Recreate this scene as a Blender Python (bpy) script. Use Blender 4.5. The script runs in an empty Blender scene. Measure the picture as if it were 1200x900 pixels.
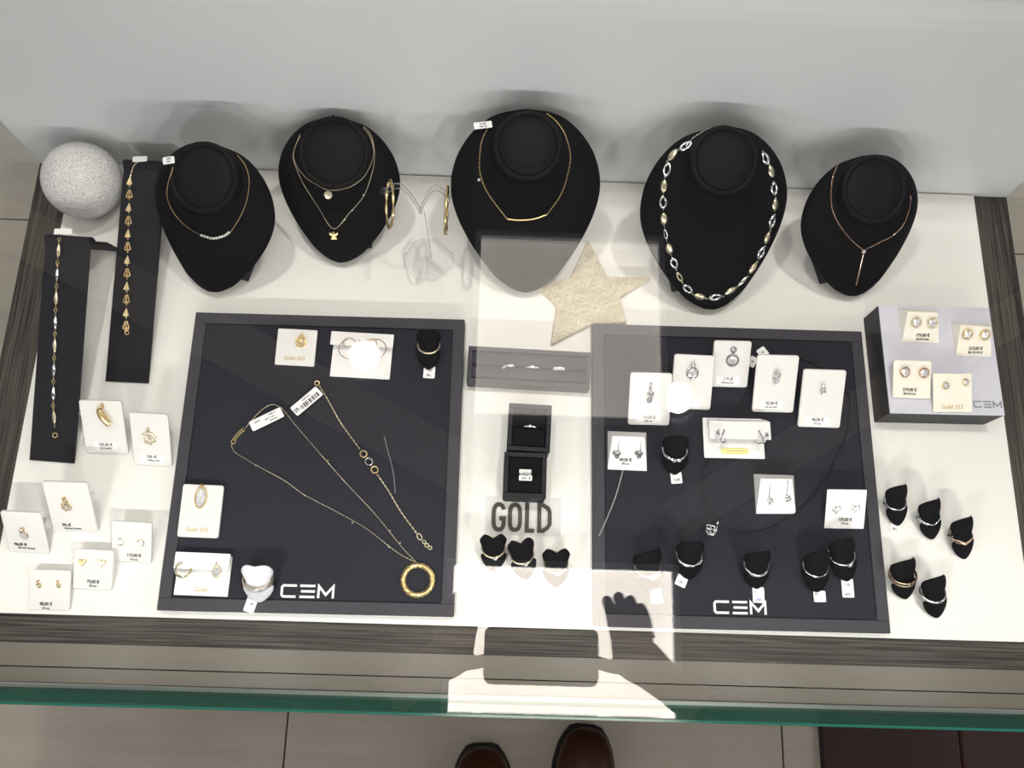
import bpy, math, random
import numpy as np
from mathutils import Vector, Matrix
from mathutils.bvhtree import BVHTree
random.seed(7)
PI = math.pi
COL = bpy.context.scene.collection

# ------------------------------------------------------------------ camera
F = 1026.32
PITCH, ROLL, YAW = 0.28838657, 0.07717961, -0.04688438
RC = Matrix.Rotation(YAW, 3, 'Z') @ Matrix.Rotation(PITCH, 3, 'X') @ Matrix.Rotation(ROLL, 3, 'Z')
CP = Vector((0, 0, 1.0))
cam_data = bpy.data.cameras.new('camera')
cam_data.sensor_width = 36; cam_data.lens = 36 * F / 1200
cam_data.clip_start = 0.01; cam_data.clip_end = 50
cam = bpy.data.objects.new('camera', cam_data); COL.objects.link(cam)
cam.matrix_world = Matrix.Translation(CP) @ RC.to_4x4()
bpy.context.scene.camera = cam

def ray(u, v):
    return (RC @ Vector(((u - 600) / F, (450 - v) / F, -1))).normalized()
def at(u, v, z=0.0):
    """world point at height z seen at photo position (u, v)"""
    d = ray(u, v)
    return CP + d * ((z - 1.0) / d.z)
def proj(p):
    q = RC.transposed() @ (Vector(p) - CP)
    return (600 + F * q.x / -q.z, 450 - F * q.y / -q.z)

# ------------------------------------------------------------------ materials
def mat(name, color=(.8, .8, .8), rough=.5, metal=0.0, spec=.5, sheen=0, coat=0, trans=0, ior=1.45, emit=None, estr=0):
    m = bpy.data.materials.new(name); m.use_nodes = True
    b = m.node_tree.nodes['Principled BSDF']
    b.inputs['Base Color'].default_value = (*color, 1)
    b.inputs['Roughness'].default_value = rough
    b.inputs['Metallic'].default_value = metal
    b.inputs['Specular IOR Level'].default_value = spec
    b.inputs['IOR'].default_value = ior
    if sheen: b.inputs['Sheen Weight'].default_value = sheen
    if coat: b.inputs['Coat Weight'].default_value = coat
    if trans: b.inputs['Transmission Weight'].default_value = trans
    if emit:
        b.inputs['Emission Color'].default_value = (*emit, 1)
        b.inputs['Emission Strength'].default_value = estr
    return m
def N(m, t, **k):
    n = m.node_tree.nodes.new(t)
    for a, b in k.items():
        if a in n.inputs: n.inputs[a].default_value = b
        else: setattr(n, a, b)
    return n
def L(m, a, b): m.node_tree.links.new(a, b)
def noise_bump(m, scale, strength, dist=.001, kind='noise', stretch=None, colorvar=None):
    b = m.node_tree.nodes['Principled BSDF']
    tc = N(m, 'ShaderNodeTexCoord'); mp = N(m, 'ShaderNodeMapping')
    L(m, tc.outputs['Object'], mp.inputs['Vector'])
    if stretch: mp.inputs['Scale'].default_value = stretch
    if kind == 'noise':
        t = N(m, 'ShaderNodeTexNoise'); t.inputs['Scale'].default_value = scale; t.inputs['Detail'].default_value = 6
        out = t.outputs['Fac']
    else:
        t = N(m, 'ShaderNodeTexVoronoi'); t.inputs['Scale'].default_value = scale
        out = t.outputs['Distance']
    L(m, mp.outputs['Vector'], t.inputs['Vector'])
    bp = N(m, 'ShaderNodeBump'); bp.inputs['Strength'].default_value = strength; bp.inputs['Distance'].default_value = dist
    L(m, out, bp.inputs['Height']); L(m, bp.outputs['Normal'], b.inputs['Normal'])
    if colorvar:
        cr = N(m, 'ShaderNodeValToRGB')
        cr.color_ramp.elements[0].position = colorvar[2]; cr.color_ramp.elements[1].position = colorvar[3]
        cr.color_ramp.elements[0].color = (*colorvar[0], 1); cr.color_ramp.elements[1].color = (*colorvar[1], 1)
        L(m, out, cr.inputs['Fac']); L(m, cr.outputs['Color'], b.inputs['Base Color'])
    return m

M = {}
M['board'] = mat('white_laminate', (.80, .79, .765), .45, spec=.3)
M['wall'] = mat('white_lacquer', (.78, .80, .825), .35, spec=.35)
M['ledge'] = mat('beige_lacquer', (.175, .155, .13), .45)
M['groove'] = mat('dark_groove', (.16, .14, .115), .6)
def wood(name, axis):
    m = mat(name, rough=.5, spec=.3)
    st = (1.6, 170, 170) if axis == 'x' else (170, 1.6, 170)
    noise_bump(m, 6, .35, .0006, stretch=st, colorvar=((.012, .0095, .008), (.125, .11, .095), .36, .72))
    return m
M['wood_x'] = wood('dark_grained_wood_lengthwise', 'x'); M['wood_y'] = wood('dark_grained_wood_across', 'y')
M['velvet'] = noise_bump(mat('black_velvet', (.0045, .0045, .0055), .8, spec=.15), 900, .3, .0003)
M['cap'] = noise_bump(mat('black_leatherette', (.006, .0057, .0057), .65, spec=.18), 700, .3, .0003)
M['stand'] = mat('black_leatherette_smooth', (.009, .009, .013), .55, spec=.3)
M['frame'] = noise_bump(mat('charcoal_leatherette', (.046, .045, .055), .6, spec=.3), 600, .3, .0003)
M['pad'] = noise_bump(mat('charcoal_textile', (.024, .025, .033), .85, spec=.15), 800, .8, .0006)
M['boxside'] = mat('dark_grey_box_side', (.022, .022, .026), .5, spec=.3)
M['boxtop'] = mat('pale_lavender_box_top', (.60, .60, .68), .5)
M['gold'] = mat('gold', (.84, .65, .33), .28, 1)
M['palegold'] = mat('pale_gold', (.84, .74, .54), .28, 1)
M['rose'] = mat('rose_gold', (.85, .6, .45), .22, 1)
M['silver'] = mat('white_gold', (.88, .88, .9), .18, 1)
M['darksilver'] = mat('oxidised_silver', (.25, .26, .3), .2, 1)
M['stone'] = noise_bump(mat('clear_stone', (.97, .97, .98), .1, .25, spec=1, ior=2.2), 900, .15, .0004, kind='voronoi', colorvar=((.97, .97, .99), (.38, .39, .43), .35, .75))  # voronoi colour paints the facets' sparkle, pale cells against dark
M['pearl'] = mat('white_pearl', (.85, .83, .80), .2, coat=.5)
M['card'] = noise_bump(mat('white_textured_card', (.74, .73, .72), .6, spec=.25), 500, .25, .0004)
M['foldcard'] = mat('white_folded_card', (.84, .83, .83), .5, spec=.3)
M['cream'] = mat('cream_plastic', (.83, .80, .71), .4, spec=.4)
M['paper'] = mat('white_paper', (.88, .88, .89), .55)
M['ink'] = mat('black_ink', (.03, .03, .035), .6)
M['blueink'] = mat('blue_ink', (.05, .15, .5), .6)
M['goldink'] = mat('gold_ink', (.55, .42, .22), .4)
M['greyink'] = mat('grey_ink', (.22, .22, .25), .5)
M['silverink'] = mat('silver_ink', (.75, .76, .78), .4)
M['yellow'] = mat('yellow_sticker', (.85, .83, .35), .5)
M['letter'] = mat('dark_brown_lettering', (.055, .045, .038), .6)
M['thread'] = mat('nylon_thread', (.28, .28, .28), .35, spec=.6)
M['cord'] = mat('black_rubber_cord', (.008, .008, .009), .35)
M['whitestand'] = mat('white_leatherette', (.72, .72, .78), .4)
M['alu'] = mat('aluminium', (.6, .6, .6), .35, 1)
def fibre():
    m = mat('woven_fibre', (.5, .42, .28), .7)
    tc = N(m, 'ShaderNodeTexCoord'); outs = []
    for k, (ang, sx, sy) in enumerate([(.3, 40, 1100), (1.9, 35, 950), (2.7, 32, 1000)]):
        mp = N(m, 'ShaderNodeMapping'); mp.inputs['Rotation'].default_value = (0, 0, ang); mp.inputs['Scale'].default_value = (1, 1, 1)
        mp2 = N(m, 'ShaderNodeMapping'); mp2.inputs['Scale'].default_value = (sx, sy, 1)
        t = N(m, 'ShaderNodeTexNoise'); t.inputs['Scale'].default_value = 1; t.inputs['Detail'].default_value = 3
        L(m, tc.outputs['Object'], mp.inputs['Vector']); L(m, mp.outputs['Vector'], mp2.inputs['Vector']); L(m, mp2.outputs['Vector'], t.inputs['Vector'])
        outs.append(t.outputs['Fac'])
    a = N(m, 'ShaderNodeMath', operation='MAXIMUM'); L(m, outs[0], a.inputs[0]); L(m, outs[1], a.inputs[1])
    b = N(m, 'ShaderNodeMath', operation='MAXIMUM'); L(m, a.outputs[0], b.inputs[0]); L(m, outs[2], b.inputs[1])
    cr = N(m, 'ShaderNodeValToRGB'); e = cr.color_ramp.elements
    e[0].position = .52; e[1].position = .66; e[0].color = (.42, .355, .245, 1); e[1].color = (.76, .70, .54, 1)
    L(m, b.outputs[0], cr.inputs['Fac']); bs = m.node_tree.nodes['Principled BSDF']
    L(m, cr.outputs['Color'], bs.inputs['Base Color'])
    bp = N(m, 'ShaderNodeBump'); bp.inputs['Strength'].default_value = .7; bp.inputs['Distance'].default_value = .001
    L(m, b.outputs[0], bp.inputs['Height']); L(m, bp.outputs['Normal'], bs.inputs['Normal'])
    return m
M['fibre'] = fibre()
M['granule'] = noise_bump(mat('clear_granules', (.62, .61, .61), .15, spec=.9, coat=.5), 480, .9, .003, kind='voronoi',
                          colorvar=((.97, .965, .96), (.70, .69, .69), .25, .85))
def clear(name, tint, refl, edge=5.0, f0=.04, body=None):
    m = bpy.data.materials.new(name); m.use_nodes = True; nt = m.node_tree; nt.nodes.clear()
    out = N(m, 'ShaderNodeOutputMaterial'); mix = N(m, 'ShaderNodeMixShader')
    tr = N(m, 'ShaderNodeBsdfTransparent'); tr.inputs['Color'].default_value = (*tint, 1)
    gl = N(m, 'ShaderNodeBsdfGlossy'); gl.inputs['Roughness'].default_value = 0.0; gl.inputs['Color'].default_value = (1, 1, 1, 1)
    lw = N(m, 'ShaderNodeLayerWeight'); lw.inputs['Blend'].default_value = .5
    p = N(m, 'ShaderNodeMath', operation='POWER'); p.inputs[1].default_value = edge
    L(m, lw.outputs['Facing'], p.inputs[0])
    ma = N(m, 'ShaderNodeMath', operation='MULTIPLY_ADD'); ma.inputs[1].default_value = refl; ma.inputs[2].default_value = f0
    L(m, p.outputs[0], ma.inputs[0]); L(m, ma.outputs[0], mix.inputs['Fac'])
    base = tr.outputs[0]
    if body:
        df = N(m, 'ShaderNodeBsdfDiffuse'); df.inputs['Color'].default_value = (*body, 1)
        m2 = N(m, 'ShaderNodeMixShader'); m2.inputs['Fac'].default_value = .22; L(m, tr.outputs[0], m2.inputs[1]); L(m, df.outputs[0], m2.inputs[2]); base = m2.outputs[0]
    L(m, base, mix.inputs[1]); L(m, gl.outputs[0], mix.inputs[2]); L(m, mix.outputs[0], out.inputs['Surface'])
    return m
M['glass'] = clear('clear_glass', (.985, .99, .985), .9)
M['sideglass'] = clear('green_tinted_glass', (.975, .985, .98), .9)
M['frontglass'] = clear('edge_green_glass', (.22, .42, .35), .05, f0=.03, body=(.11, .33, .26))
M['acrylic'] = clear('clear_acrylic', (.98, .98, .98), .6, edge=4.0, f0=.03)
M['acrylicedge'] = mat('polished_acrylic_edge', (.80, .80, .79), .2, spec=.7)  # opaque pale tone painted in for light refracted at the foot edge
M['acrylicline'] = mat('shaded_acrylic_edge', (.33, .33, .34), .25, spec=.7)  # grey tone painted in for shade along stem and arm edges
M['film'] = clear('clear_film', (.97, .97, .975), .4, f0=.03)
M['glassedge'] = mat('green_glass_edge', (.03, .17, .13), .12, spec=.6)
M['shoe'] = noise_bump(mat('brown_leather', (.062, .024, .010), .32, spec=.5), 60, .2, .002)
M['sole'] = mat('dark_rubber_sole', (.012, .009, .008), .6)
M['bench'] = noise_bump(mat('burgundy_mat', (.022, .0035, .003), .5), 80, .2, .001)
M['seam'] = mat('burgundy_piping', (.06, .018, .016), .5)
def tile():
    m = mat('greige_stone_tile', rough=.5, spec=.35); b = m.node_tree.nodes['Principled BSDF']
    tc = N(m, 'ShaderNodeTexCoord'); mp = N(m, 'ShaderNodeMapping'); mp.inputs['Scale'].default_value = (3, 40, 1)
    t = N(m, 'ShaderNodeTexNoise'); t.inputs['Scale'].default_value = 1; t.inputs['Detail'].default_value = 8; t.inputs['Roughness'].default_value = .7
    L(m, tc.outputs['Object'], mp.inputs['Vector']); L(m, mp.outputs['Vector'], t.inputs['Vector'])
    t2 = N(m, 'ShaderNodeTexNoise'); t2.inputs['Scale'].default_value = 5; t2.inputs['Detail'].default_value = 4
    L(m, tc.outputs['Object'], t2.inputs['Vector'])
    mx = N(m, 'ShaderNodeMath', operation='ADD'); L(m, t.outputs['Fac'], mx.inputs[0]); L(m, t2.outputs['Fac'], mx.inputs[1])
    cr = N(m, 'ShaderNodeValToRGB'); e = cr.color_ramp.elements
    e[0].position = .35; e[1].position = .75; e[0].color = (.44, .40, .345, 1); e[1].color = (.60, .55, .475, 1)
    h = N(m, 'ShaderNodeMath', operation='MULTIPLY'); h.inputs[1].default_value = .55; L(m, mx.outputs[0], h.inputs[0])
    L(m, h.outputs[0], cr.inputs['Fac']); L(m, cr.outputs['Color'], b.inputs['Base Color'])
    return m
M['tile'] = tile()
M['grout'] = mat('dark_grout', (.06, .05, .04), .8)
M['ceil'] = mat('grey_ceiling', (.12, .12, .14), .8)
M['beam'] = mat('taupe_ceiling_beam', (.62, .50, .42), .7)
M['trousers'] = noise_bump(mat('dark_trousers', (.018, .018, .025), .8), 300, .3, .001)
M['skin'] = mat('skin', (.55, .33, .24), .5)
M['sweater'] = mat('dark_sweater', (.02, .02, .024), .85)
M['hair'] = mat('dark_hair', (.02, .013, .01), .6)
M['phone'] = mat('black_phone_shell', (.01, .01, .012), .3)

# ------------------------------------------------------------------ mesh builder
class MB:
    def __init__(s): s.v = []; s.f = []; s.sm = []
    def add(s, vs, fs, smooth=False, mtx=None):
        o = len(s.v)
        for p in vs:
            p = Vector(p)
            s.v.append(mtx @ p if mtx is not None else p)
        for f in fs: s.f.append([i + o for i in f]); s.sm.append(smooth)
        return s
    def box(s, c, d, mtx=None, bev=0.0):
        x, y, z = c; a, b, h = d[0] / 2, d[1] / 2, d[2] / 2
        if bev <= 0:
            vs = [(x + i * a, y + j * b, z + k * h) for k in (-1, 1) for j in (-1, 1) for i in (-1, 1)]
            return s.add(vs, [(0, 2, 3, 1), (4, 5, 7, 6), (0, 1, 5, 4), (2, 6, 7, 3), (0, 4, 6, 2), (1, 3, 7, 5)], False, mtx)
        pl = rrect(2 * a, 2 * b, bev, 3)
        return s.slab([(p[0] + x, p[1] + y) for p in pl], z - h, z + h, bev * .5, mtx)
    def slab(s, poly, z0, z1, bev=0.0, mtx=None, smooth=False):
        """polygon outline extruded from z0 to z1 with a small chamfer on top"""
        n = len(poly)
        if area(poly) < 0: poly = poly[::-1]
        rings = [(poly, z0)]
        if bev > 0:
            rings.append((poly, z1 - bev)); rings.append((inset(poly, bev * .35), z1 - bev * .3)); rings.append((inset(poly, bev), z1))
        else: rings.append((poly, z1))
        vs = [(p[0], p[1], z) for pl, z in rings for p in pl]; fs = []
        for r in range(len(rings) - 1):
            for i in range(n):
                j = (i + 1) % n
                fs.append((r * n + i, r * n + j, (r + 1) * n + j, (r + 1) * n + i))
        k = (len(rings) - 1) * n
        fs.append(tuple(range(n - 1, -1, -1))); fs.append(tuple(k + i for i in range(n)))
        return s.add(vs, fs, smooth, mtx)
    def rings(s, rs, cap0=True, cap1=True, smooth=True, closed=True, mtx=None):
        """list of rings (equal point counts) joined by quads"""
        n = len(rs[0]); vs = [p for r in rs for p in r]; fs = []
        for r in range(len(rs) - 1):
            for i in range(n if closed else n - 1):
                j = (i + 1) % n
                fs.append((r * n + i, r * n + j, (r + 1) * n + j, (r + 1) * n + i))
        if cap0: fs.append(tuple(range(n - 1, -1, -1)))
        if cap1: fs.append(tuple((len(rs) - 1) * n + i for i in range(n)))
        return s.add(vs, fs, smooth, mtx)
    def tube(s, pts, r, n=8, mtx=None, closed=False, flat=None, up=None):
        pts = [Vector(p) for p in pts]; rs = []
        k = len(pts); nv = Vector(up) if up else None
        for i, p in enumerate(pts):
            if closed: t = pts[(i + 1) % k] - pts[i - 1]
            else: t = pts[min(i + 1, k - 1)] - pts[max(i - 1, 0)]
            t = t.normalized() if t.length > 1e-9 else Vector((0, 0, 1))
            if nv is None: nv = t.orthogonal()
            a = (nv - t * nv.dot(t))
            if a.length < 1e-6: a = t.orthogonal()
            a.normalize(); b = t.cross(a)
            if not up: nv = a
            rr = r[i] if isinstance(r, (list, tuple)) else r
            fl = flat if flat else 1
            rs.append([p + a * (rr * math.cos(2 * PI * q / n)) + b * (rr * fl * math.sin(2 * PI * q / n)) for q in range(n)])
        if closed: rs.append(rs[0])
        return s.rings(rs, not closed, not closed, True, True, mtx)
    def torus(s, c, nrm, R, r, n=28, m=8, flat=1.0, sq=1.0, xdir=None, arc=None, mtx=None):
        """ring of radius R around axis nrm; cross section r radially, r*flat along the axis"""
        c = Vector(c); w = Vector(nrm).normalized()
        x = Vector(xdir) if xdir else w.orthogonal()
        x = (x - w * x.dot(w)).normalized(); y = w.cross(x)
        a0, a1 = arc if arc else (0, 2 * PI)
        rs = []; full = arc is None
        for i in range(n + 1):
            t = a0 + (a1 - a0) * i / n
            d = x * math.cos(t) + y * (math.sin(t) * sq)
            dn = (x * math.cos(t) * sq + y * math.sin(t)).normalized()
            rs.append([c + d * R + dn * (r * math.cos(2 * PI * q / m)) + w * (r * flat * math.sin(2 * PI * q / m)) for q in range(m)])
        return s.rings(rs, not full, not full, True, True, mtx)
    def ball(s, c, r, n=10, sc=(1, 1, 1), mtx=None):
        rs = []
        for i in range(1, n):
            a = PI * i / n
            rs.append([Vector((c[0] + sc[0] * r * math.sin(a) * math.cos(2 * PI * q / (2 * n)), c[1] + sc[1] * r * math.sin(a) * math.sin(2 * PI * q / (2 * n)), c[2] - sc[2] * r * math.cos(a))) for q in range(2 * n)])
        return s.rings(rs, True, True, True, True, mtx)
    def gem(s, c, r, h=None, n=8, nrm=(0, 0, 1)):
        """brilliant cut stone, table facing nrm"""
        h = h or r * .6; w = Vector(nrm).normalized(); x = w.orthogonal().normalized(); y = w.cross(x); c = Vector(c)
        prof = [(.55, .55), (.92, .25), (1.0, 0), (.45, -.6)]
        rs = []
        for k, (rr, hh) in enumerate(prof):
            rs.append([c + (x * math.cos(2 * PI * (q + .5 * (k % 2)) / n) + y * math.sin(2 * PI * (q + .5 * (k % 2)) / n)) * r * rr + w * (h * hh) for q in range(n)])
        return s.rings(rs[::-1], True, True, False)
    def stroke(s, pts, wd, z0, z1, mtx=None, closed=False):
        """flat ribbon letter stroke following pts in the plane"""
        P = [Vector((p[0], p[1])) for p in pts]; n = len(P); Lf = []; Rt = []
        for i in range(n):
            if closed: a = (P[i] - P[i - 1]).normalized(); b = (P[(i + 1) % n] - P[i]).normalized()
            else:
                a = (P[i] - P[i - 1]).normalized() if i > 0 else (P[1] - P[0]).normalized()
                b = (P[i + 1] - P[i]).normalized() if i < n - 1 else a
            t = (a + b); t = t.normalized() if t.length > 1e-6 else a
            nn = Vector((-t.y, t.x)); k = 1 / max(.4, abs(nn.dot(Vector((-a.y, a.x)))))
            Lf.append(P[i] + nn * wd / 2 * k); Rt.append(P[i] - nn * wd / 2 * k)
        m = n if closed else n - 1
        vs = [(p.x, p.y, z1) for p in Lf] + [(p.x, p.y, z1) for p in Rt] + [(p.x, p.y, z0) for p in Lf] + [(p.x, p.y, z0) for p in Rt]
        fs = []
        for i in range(m):
            j = (i + 1) % n
            fs += [(i, n + i, n + j, j), (2 * n + i, i, j, 2 * n + j), (n + i, 3 * n + i, 3 * n + j, n + j)]
        if not closed: fs += [(0, 2 * n, 3 * n, n), (n - 1, 2 * n - 1, 4 * n - 1, 3 * n - 1)]
        return s.add(vs, fs, False, mtx)
    def build(s, name, material, parent=None, loc=None):
        me = bpy.data.meshes.new(name)
        off = Vector(loc) if loc is not None else Vector((0, 0, 0))
        me.from_pydata([tuple(p - off) for p in s.v], [], s.f)
        me.polygons.foreach_set('use_smooth', s.sm)
        me.materials.append(M[material] if isinstance(material, str) else material)
        me.update()
        o = bpy.data.objects.new(name, me); COL.objects.link(o); o.location = off
        if parent: o.parent = parent
        return o
    def bvh(s, mtx=None):
        return BVHTree.FromPolygons([(mtx @ p) if mtx is not None else p for p in s.v], s.f)

def area(p): return sum(p[i][0] * p[(i + 1) % len(p)][1] - p[(i + 1) % len(p)][0] * p[i][1] for i in range(len(p))) / 2
def inset(poly, d):
    n = len(poly); out = []
    for i in range(n):
        a = Vector(poly[i][:2]) - Vector(poly[i - 1][:2]); b = Vector(poly[(i + 1) % n][:2]) - Vector(poly[i][:2])
        a = a.normalized() if a.length > 1e-9 else b.normalized(); b = b.normalized() if b.length > 1e-9 else a
        na = Vector((-a.y, a.x)); nb = Vector((-b.y, b.x)); m = (na + nb)
        m = m / max(.3, m.length_squared) * 2
        out.append((poly[i][0] + m.x * d, poly[i][1] + m.y * d))
    return out
def rrect(w, h, r, k=4, cx=0, cy=0):
    out = []
    for (sx, sy, a0) in ((1, 1, 0), (-1, 1, PI / 2), (-1, -1, PI), (1, -1, 1.5 * PI)):
        for i in range(k + 1):
            a = a0 + PI / 2 * i / k
            out.append((cx + sx * (w / 2 - r) + r * math.cos(a), cy + sy * (h / 2 - r) + r * math.sin(a)))
    return out
def catmull(pts, k=6):
    P = [Vector(p) for p in pts]; out = []
    for i in range(len(P) - 1):
        p0 = P[i - 1] if i > 0 else P[0] * 2 - P[1]; p1, p2 = P[i], P[i + 1]; p3 = P[i + 2] if i + 2 < len(P) else P[-1] * 2 - P[-2]
        for q in range(k):
            t = q / k
            out.append(.5 * ((2 * p1) + (p2 - p0) * t + (2 * p0 - 5 * p1 + 4 * p2 - p3) * t * t + (3 * p1 - p0 - 3 * p2 + p3) * t ** 3))
    out.append(P[-1]); return out
def resample(pts, step):
    out = [Vector(pts[0])]; need = step
    for a, b in zip(pts[:-1], pts[1:]):
        a = Vector(a); b = Vector(b); d = (b - a).length; pos = 0
        while d - pos >= need:
            pos += need; out.append(a.lerp(b, pos / d)); need = step
        need -= (d - pos)
    return out
def chain_mb(pts, step=.0022, r=.0005, wire=.00022):
    r *= .85
    m = MB(); pts = resample(pts, step)
    if len(pts) > 1: m.tube(pts, wire, 5)
    for i, p in enumerate(pts[:-1]):
        t = (pts[i + 1] - p).normalized(); s = t.cross(Vector((0, 0, 1)))
        s = s.normalized() if s.length > 1e-5 else Vector((1, 0, 0))
        nr = s if i % 2 else t.cross(s)
        m.torus(p + t * step * .5, nr, step * .52, r * .5, 8, 4, xdir=t, sq=.5)
    return m

# ------------------------------------------------------------------ scene objects
def tag(o, label=None, cat=None, group=None, kind=None):
    if label: o['label'] = label
    if cat: o['category'] = cat
    if group: o['group'] = group
    if kind: o['kind'] = kind
    return o
def thing(name, label, cat, frame=None, loc=None, group=None):
    o = bpy.data.objects.new(name, None); COL.objects.link(o); o.empty_display_size = .01
    if frame is not None: o.matrix_world = frame
    elif loc is not None: o.location = loc
    return tag(o, label, cat, group)
def inv(frame): return frame.inverted()
def text_obj(name, s, size, mtx, material, parent, sx=1.0, ext=.00012, align='CENTER'):
    cu = bpy.data.curves.new(name, 'FONT'); cu.body = s; cu.size = size; cu.extrude = ext; cu.offset = size * .022
    cu.align_x = align; cu.align_y = 'CENTER'; cu.resolution_u = 3
    tmp = bpy.data.objects.new(name + '_outline', cu); COL.objects.link(tmp)
    dg = bpy.context.evaluated_depsgraph_get()
    me = bpy.data.meshes.new_from_object(tmp.evaluated_get(dg))
    COL.objects.unlink(tmp); bpy.data.objects.remove(tmp); bpy.data.curves.remove(cu)
    me.transform(mtx @ Matrix.Diagonal((sx, 1, 1, 1)))
    me.materials.clear(); me.materials.append(M[material]); me.name = name
    o = bpy.data.objects.new(name, me); COL.objects.link(o); o.parent = parent
    return o
def T(x, y, z): return Matrix.Translation((x, y, z))
def RZ(a): return Matrix.Rotation(a, 4, 'Z')
def frame_from(o, u, v, n):
    m = Matrix.Identity(4)
    for i, c in enumerate((u, v, n)):
        for k in range(3): m[k][i] = c[k]
    m.translation = o
    return m
def on_plane(frame, px, off=0.0):
    """local (u, v) of a photo position on the plane n=off of a frame"""
    o = frame @ Vector((0, 0, off)); n = frame.to_3x3() @ Vector((0, 0, 1)); d = ray(*px)
    p = CP + d * ((o - CP).dot(n) / d.dot(n))
    q = inv(frame) @ p
    return q.x, q.y
LED_W, WORLD, EXPO, PA, PB, PC, SPOT_W = 0.46, 0.32, -0.12, 2.9, 11.5, 9.0, 42.0
# ------------------------------------------------------------------ the shop: floor, ceiling, lights
FZ, CZ, GZ = -0.54, 1.9, 0.352          # shop floor, ceiling and glass top heights; z = 0 is the white display board
def struct(name, mb, m): return tag(mb.build(name, m), kind='structure')
fl = MB(); xs = [-3.0, -2.146, -1.2105, -.3307, .483, 1.2973, 2.9]; ys = [-2.4, -1.8, -1.05, -.447, .153, .753, 1.353, 1.95, 2.55]
for i in range(len(xs) - 1):
    for j in range(len(ys) - 1):
        fl.slab([(xs[i] + .0015, ys[j] + .0015), (xs[i + 1] - .0015, ys[j] + .0015), (xs[i + 1] - .0015, ys[j + 1] - .0015), (xs[i] + .0015, ys[j + 1] - .0015)], FZ - .02, FZ)
floor = struct('floor', fl, 'tile')
gr = MB().box((-.05, .075, FZ - .013), (5.9, 4.95, .02)).build('grout', 'grout', floor)
cl = MB().box((-.05, .075, CZ + .06), (5.9, 4.95, .1)); ceiling = struct('ceiling', cl, 'ceil')
# taupe bulkhead strips crossing the ceiling
VZ = 2 * GZ - CZ
def ceil_pt(px): p = at(px[0], px[1], VZ); return (p.x, p.y)
def strip(name, a, b, wd, z=CZ):
    a = Vector(ceil_pt(a)); b = Vector(ceil_pt(b)); d = (b - a).normalized(); n = Vector((-d.y, d.x)) * wd / 2
    m = MB().slab([tuple(a - n), tuple(b - n), tuple(b + n), tuple(a + n)], z - .015, z + .012)
    return struct(name, m, 'beam')
strip('trim_1', (-40, 235), (560, 560), .13)
strip('trim_2', (1230, 345), (790, 610), .10)
def panel(name, x0, x1, y0, y1, es, label, emcol=(1, .90, .80)):
    cx, cy = (x0 + x1) / 2, (y0 + y1) / 2
    r = thing(name, label, 'ceiling light', loc=(cx, cy, CZ), group='square ceiling light panels')
    m = MB(); w, h = x1 - x0, y1 - y0
    for (c, d) in (((0, h / 2 - .008, -.008), (w, .016, .036)), ((0, -h / 2 + .008, -.008), (w, .016, .036)), ((w / 2 - .008, 0, -.008), (.016, h - .032, .036)), ((-w / 2 + .008, 0, -.008), (.016, h - .032, .036))): m.box(c, d)
    m.build('frame', 'wall', r)
    em = mat('light_panel_' + str(es), (.8, .8, .8), .5, emit=emcol, estr=es)
    MB().box((0, 0, .001), (w - .034, h - .034, .012)).build('diffuser', em, r)
    return r
a0 = at(533, 655, VZ); b0 = at(785, 655, VZ); a1 = at(555, 290, VZ); b1 = at(780, 500, VZ)
panel('ceiling_light', -.115, .452, a0.y - .56, a0.y, PB, 'bright square ceiling light panel right above the display case front')
panel('ceiling_light', at(552, 400, VZ).x, at(780, 400, VZ).x, b1.y, b1.y + .53, PA, 'dimmer square ceiling light panel above the back of the display case')
for k, (x, y) in enumerate([(-2.1, .2), (2.3, .2), (-2.1, -1.5), (2.3, -1.5), (.2, -1.6)]):  # unseen panels, added to raise the ambient light on floor and case
    panel('ceiling_light', x - .3, x + .3, y - .3, y + .3, PC, ['square ceiling light panel far left of the display case', 'square ceiling light panel far right of the display case', 'square ceiling light panel at the left behind the photographer', 'square ceiling light panel at the right behind the photographer', 'square ceiling light panel straight behind the photographer'][k])
for k, px in enumerate(((427, 417), (794, 466))):
    p = at(px[0], px[1], VZ)
    r = thing('ceiling_spotlight', ['round ceiling spotlight reflected beside the hoop earring card', 'round ceiling spotlight reflected between two pendant cards'][k], 'spotlight', loc=(p.x, p.y, CZ), group='round ceiling spotlights')
    MB().torus((0, 0, -.004), (0, 0, 1), .047, .008, 32, 8).build('rim', 'alu', r)
    sd = bpy.data.lights.new('spot_beam', 'SPOT'); sd.energy = SPOT_W; sd.spot_size = math.radians(85); sd.spot_blend = .6; sd.shadow_soft_size = .03; sd.color = (1, .945, .88)
    so = bpy.data.objects.new('spot_beam', sd); COL.objects.link(so); so.parent = r; so.location = (0, 0, -.018)
    so.rotation_euler = (0, 0, 0)
    em = mat('spot_lens_%d' % k, (.9, .9, .9), .3, emit=(1, .96, .9), estr=110 if k else 60)
    MB().ball((0, 0, .001), .042, 8, (1, 1, .3)).build('lens', em, r)

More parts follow.
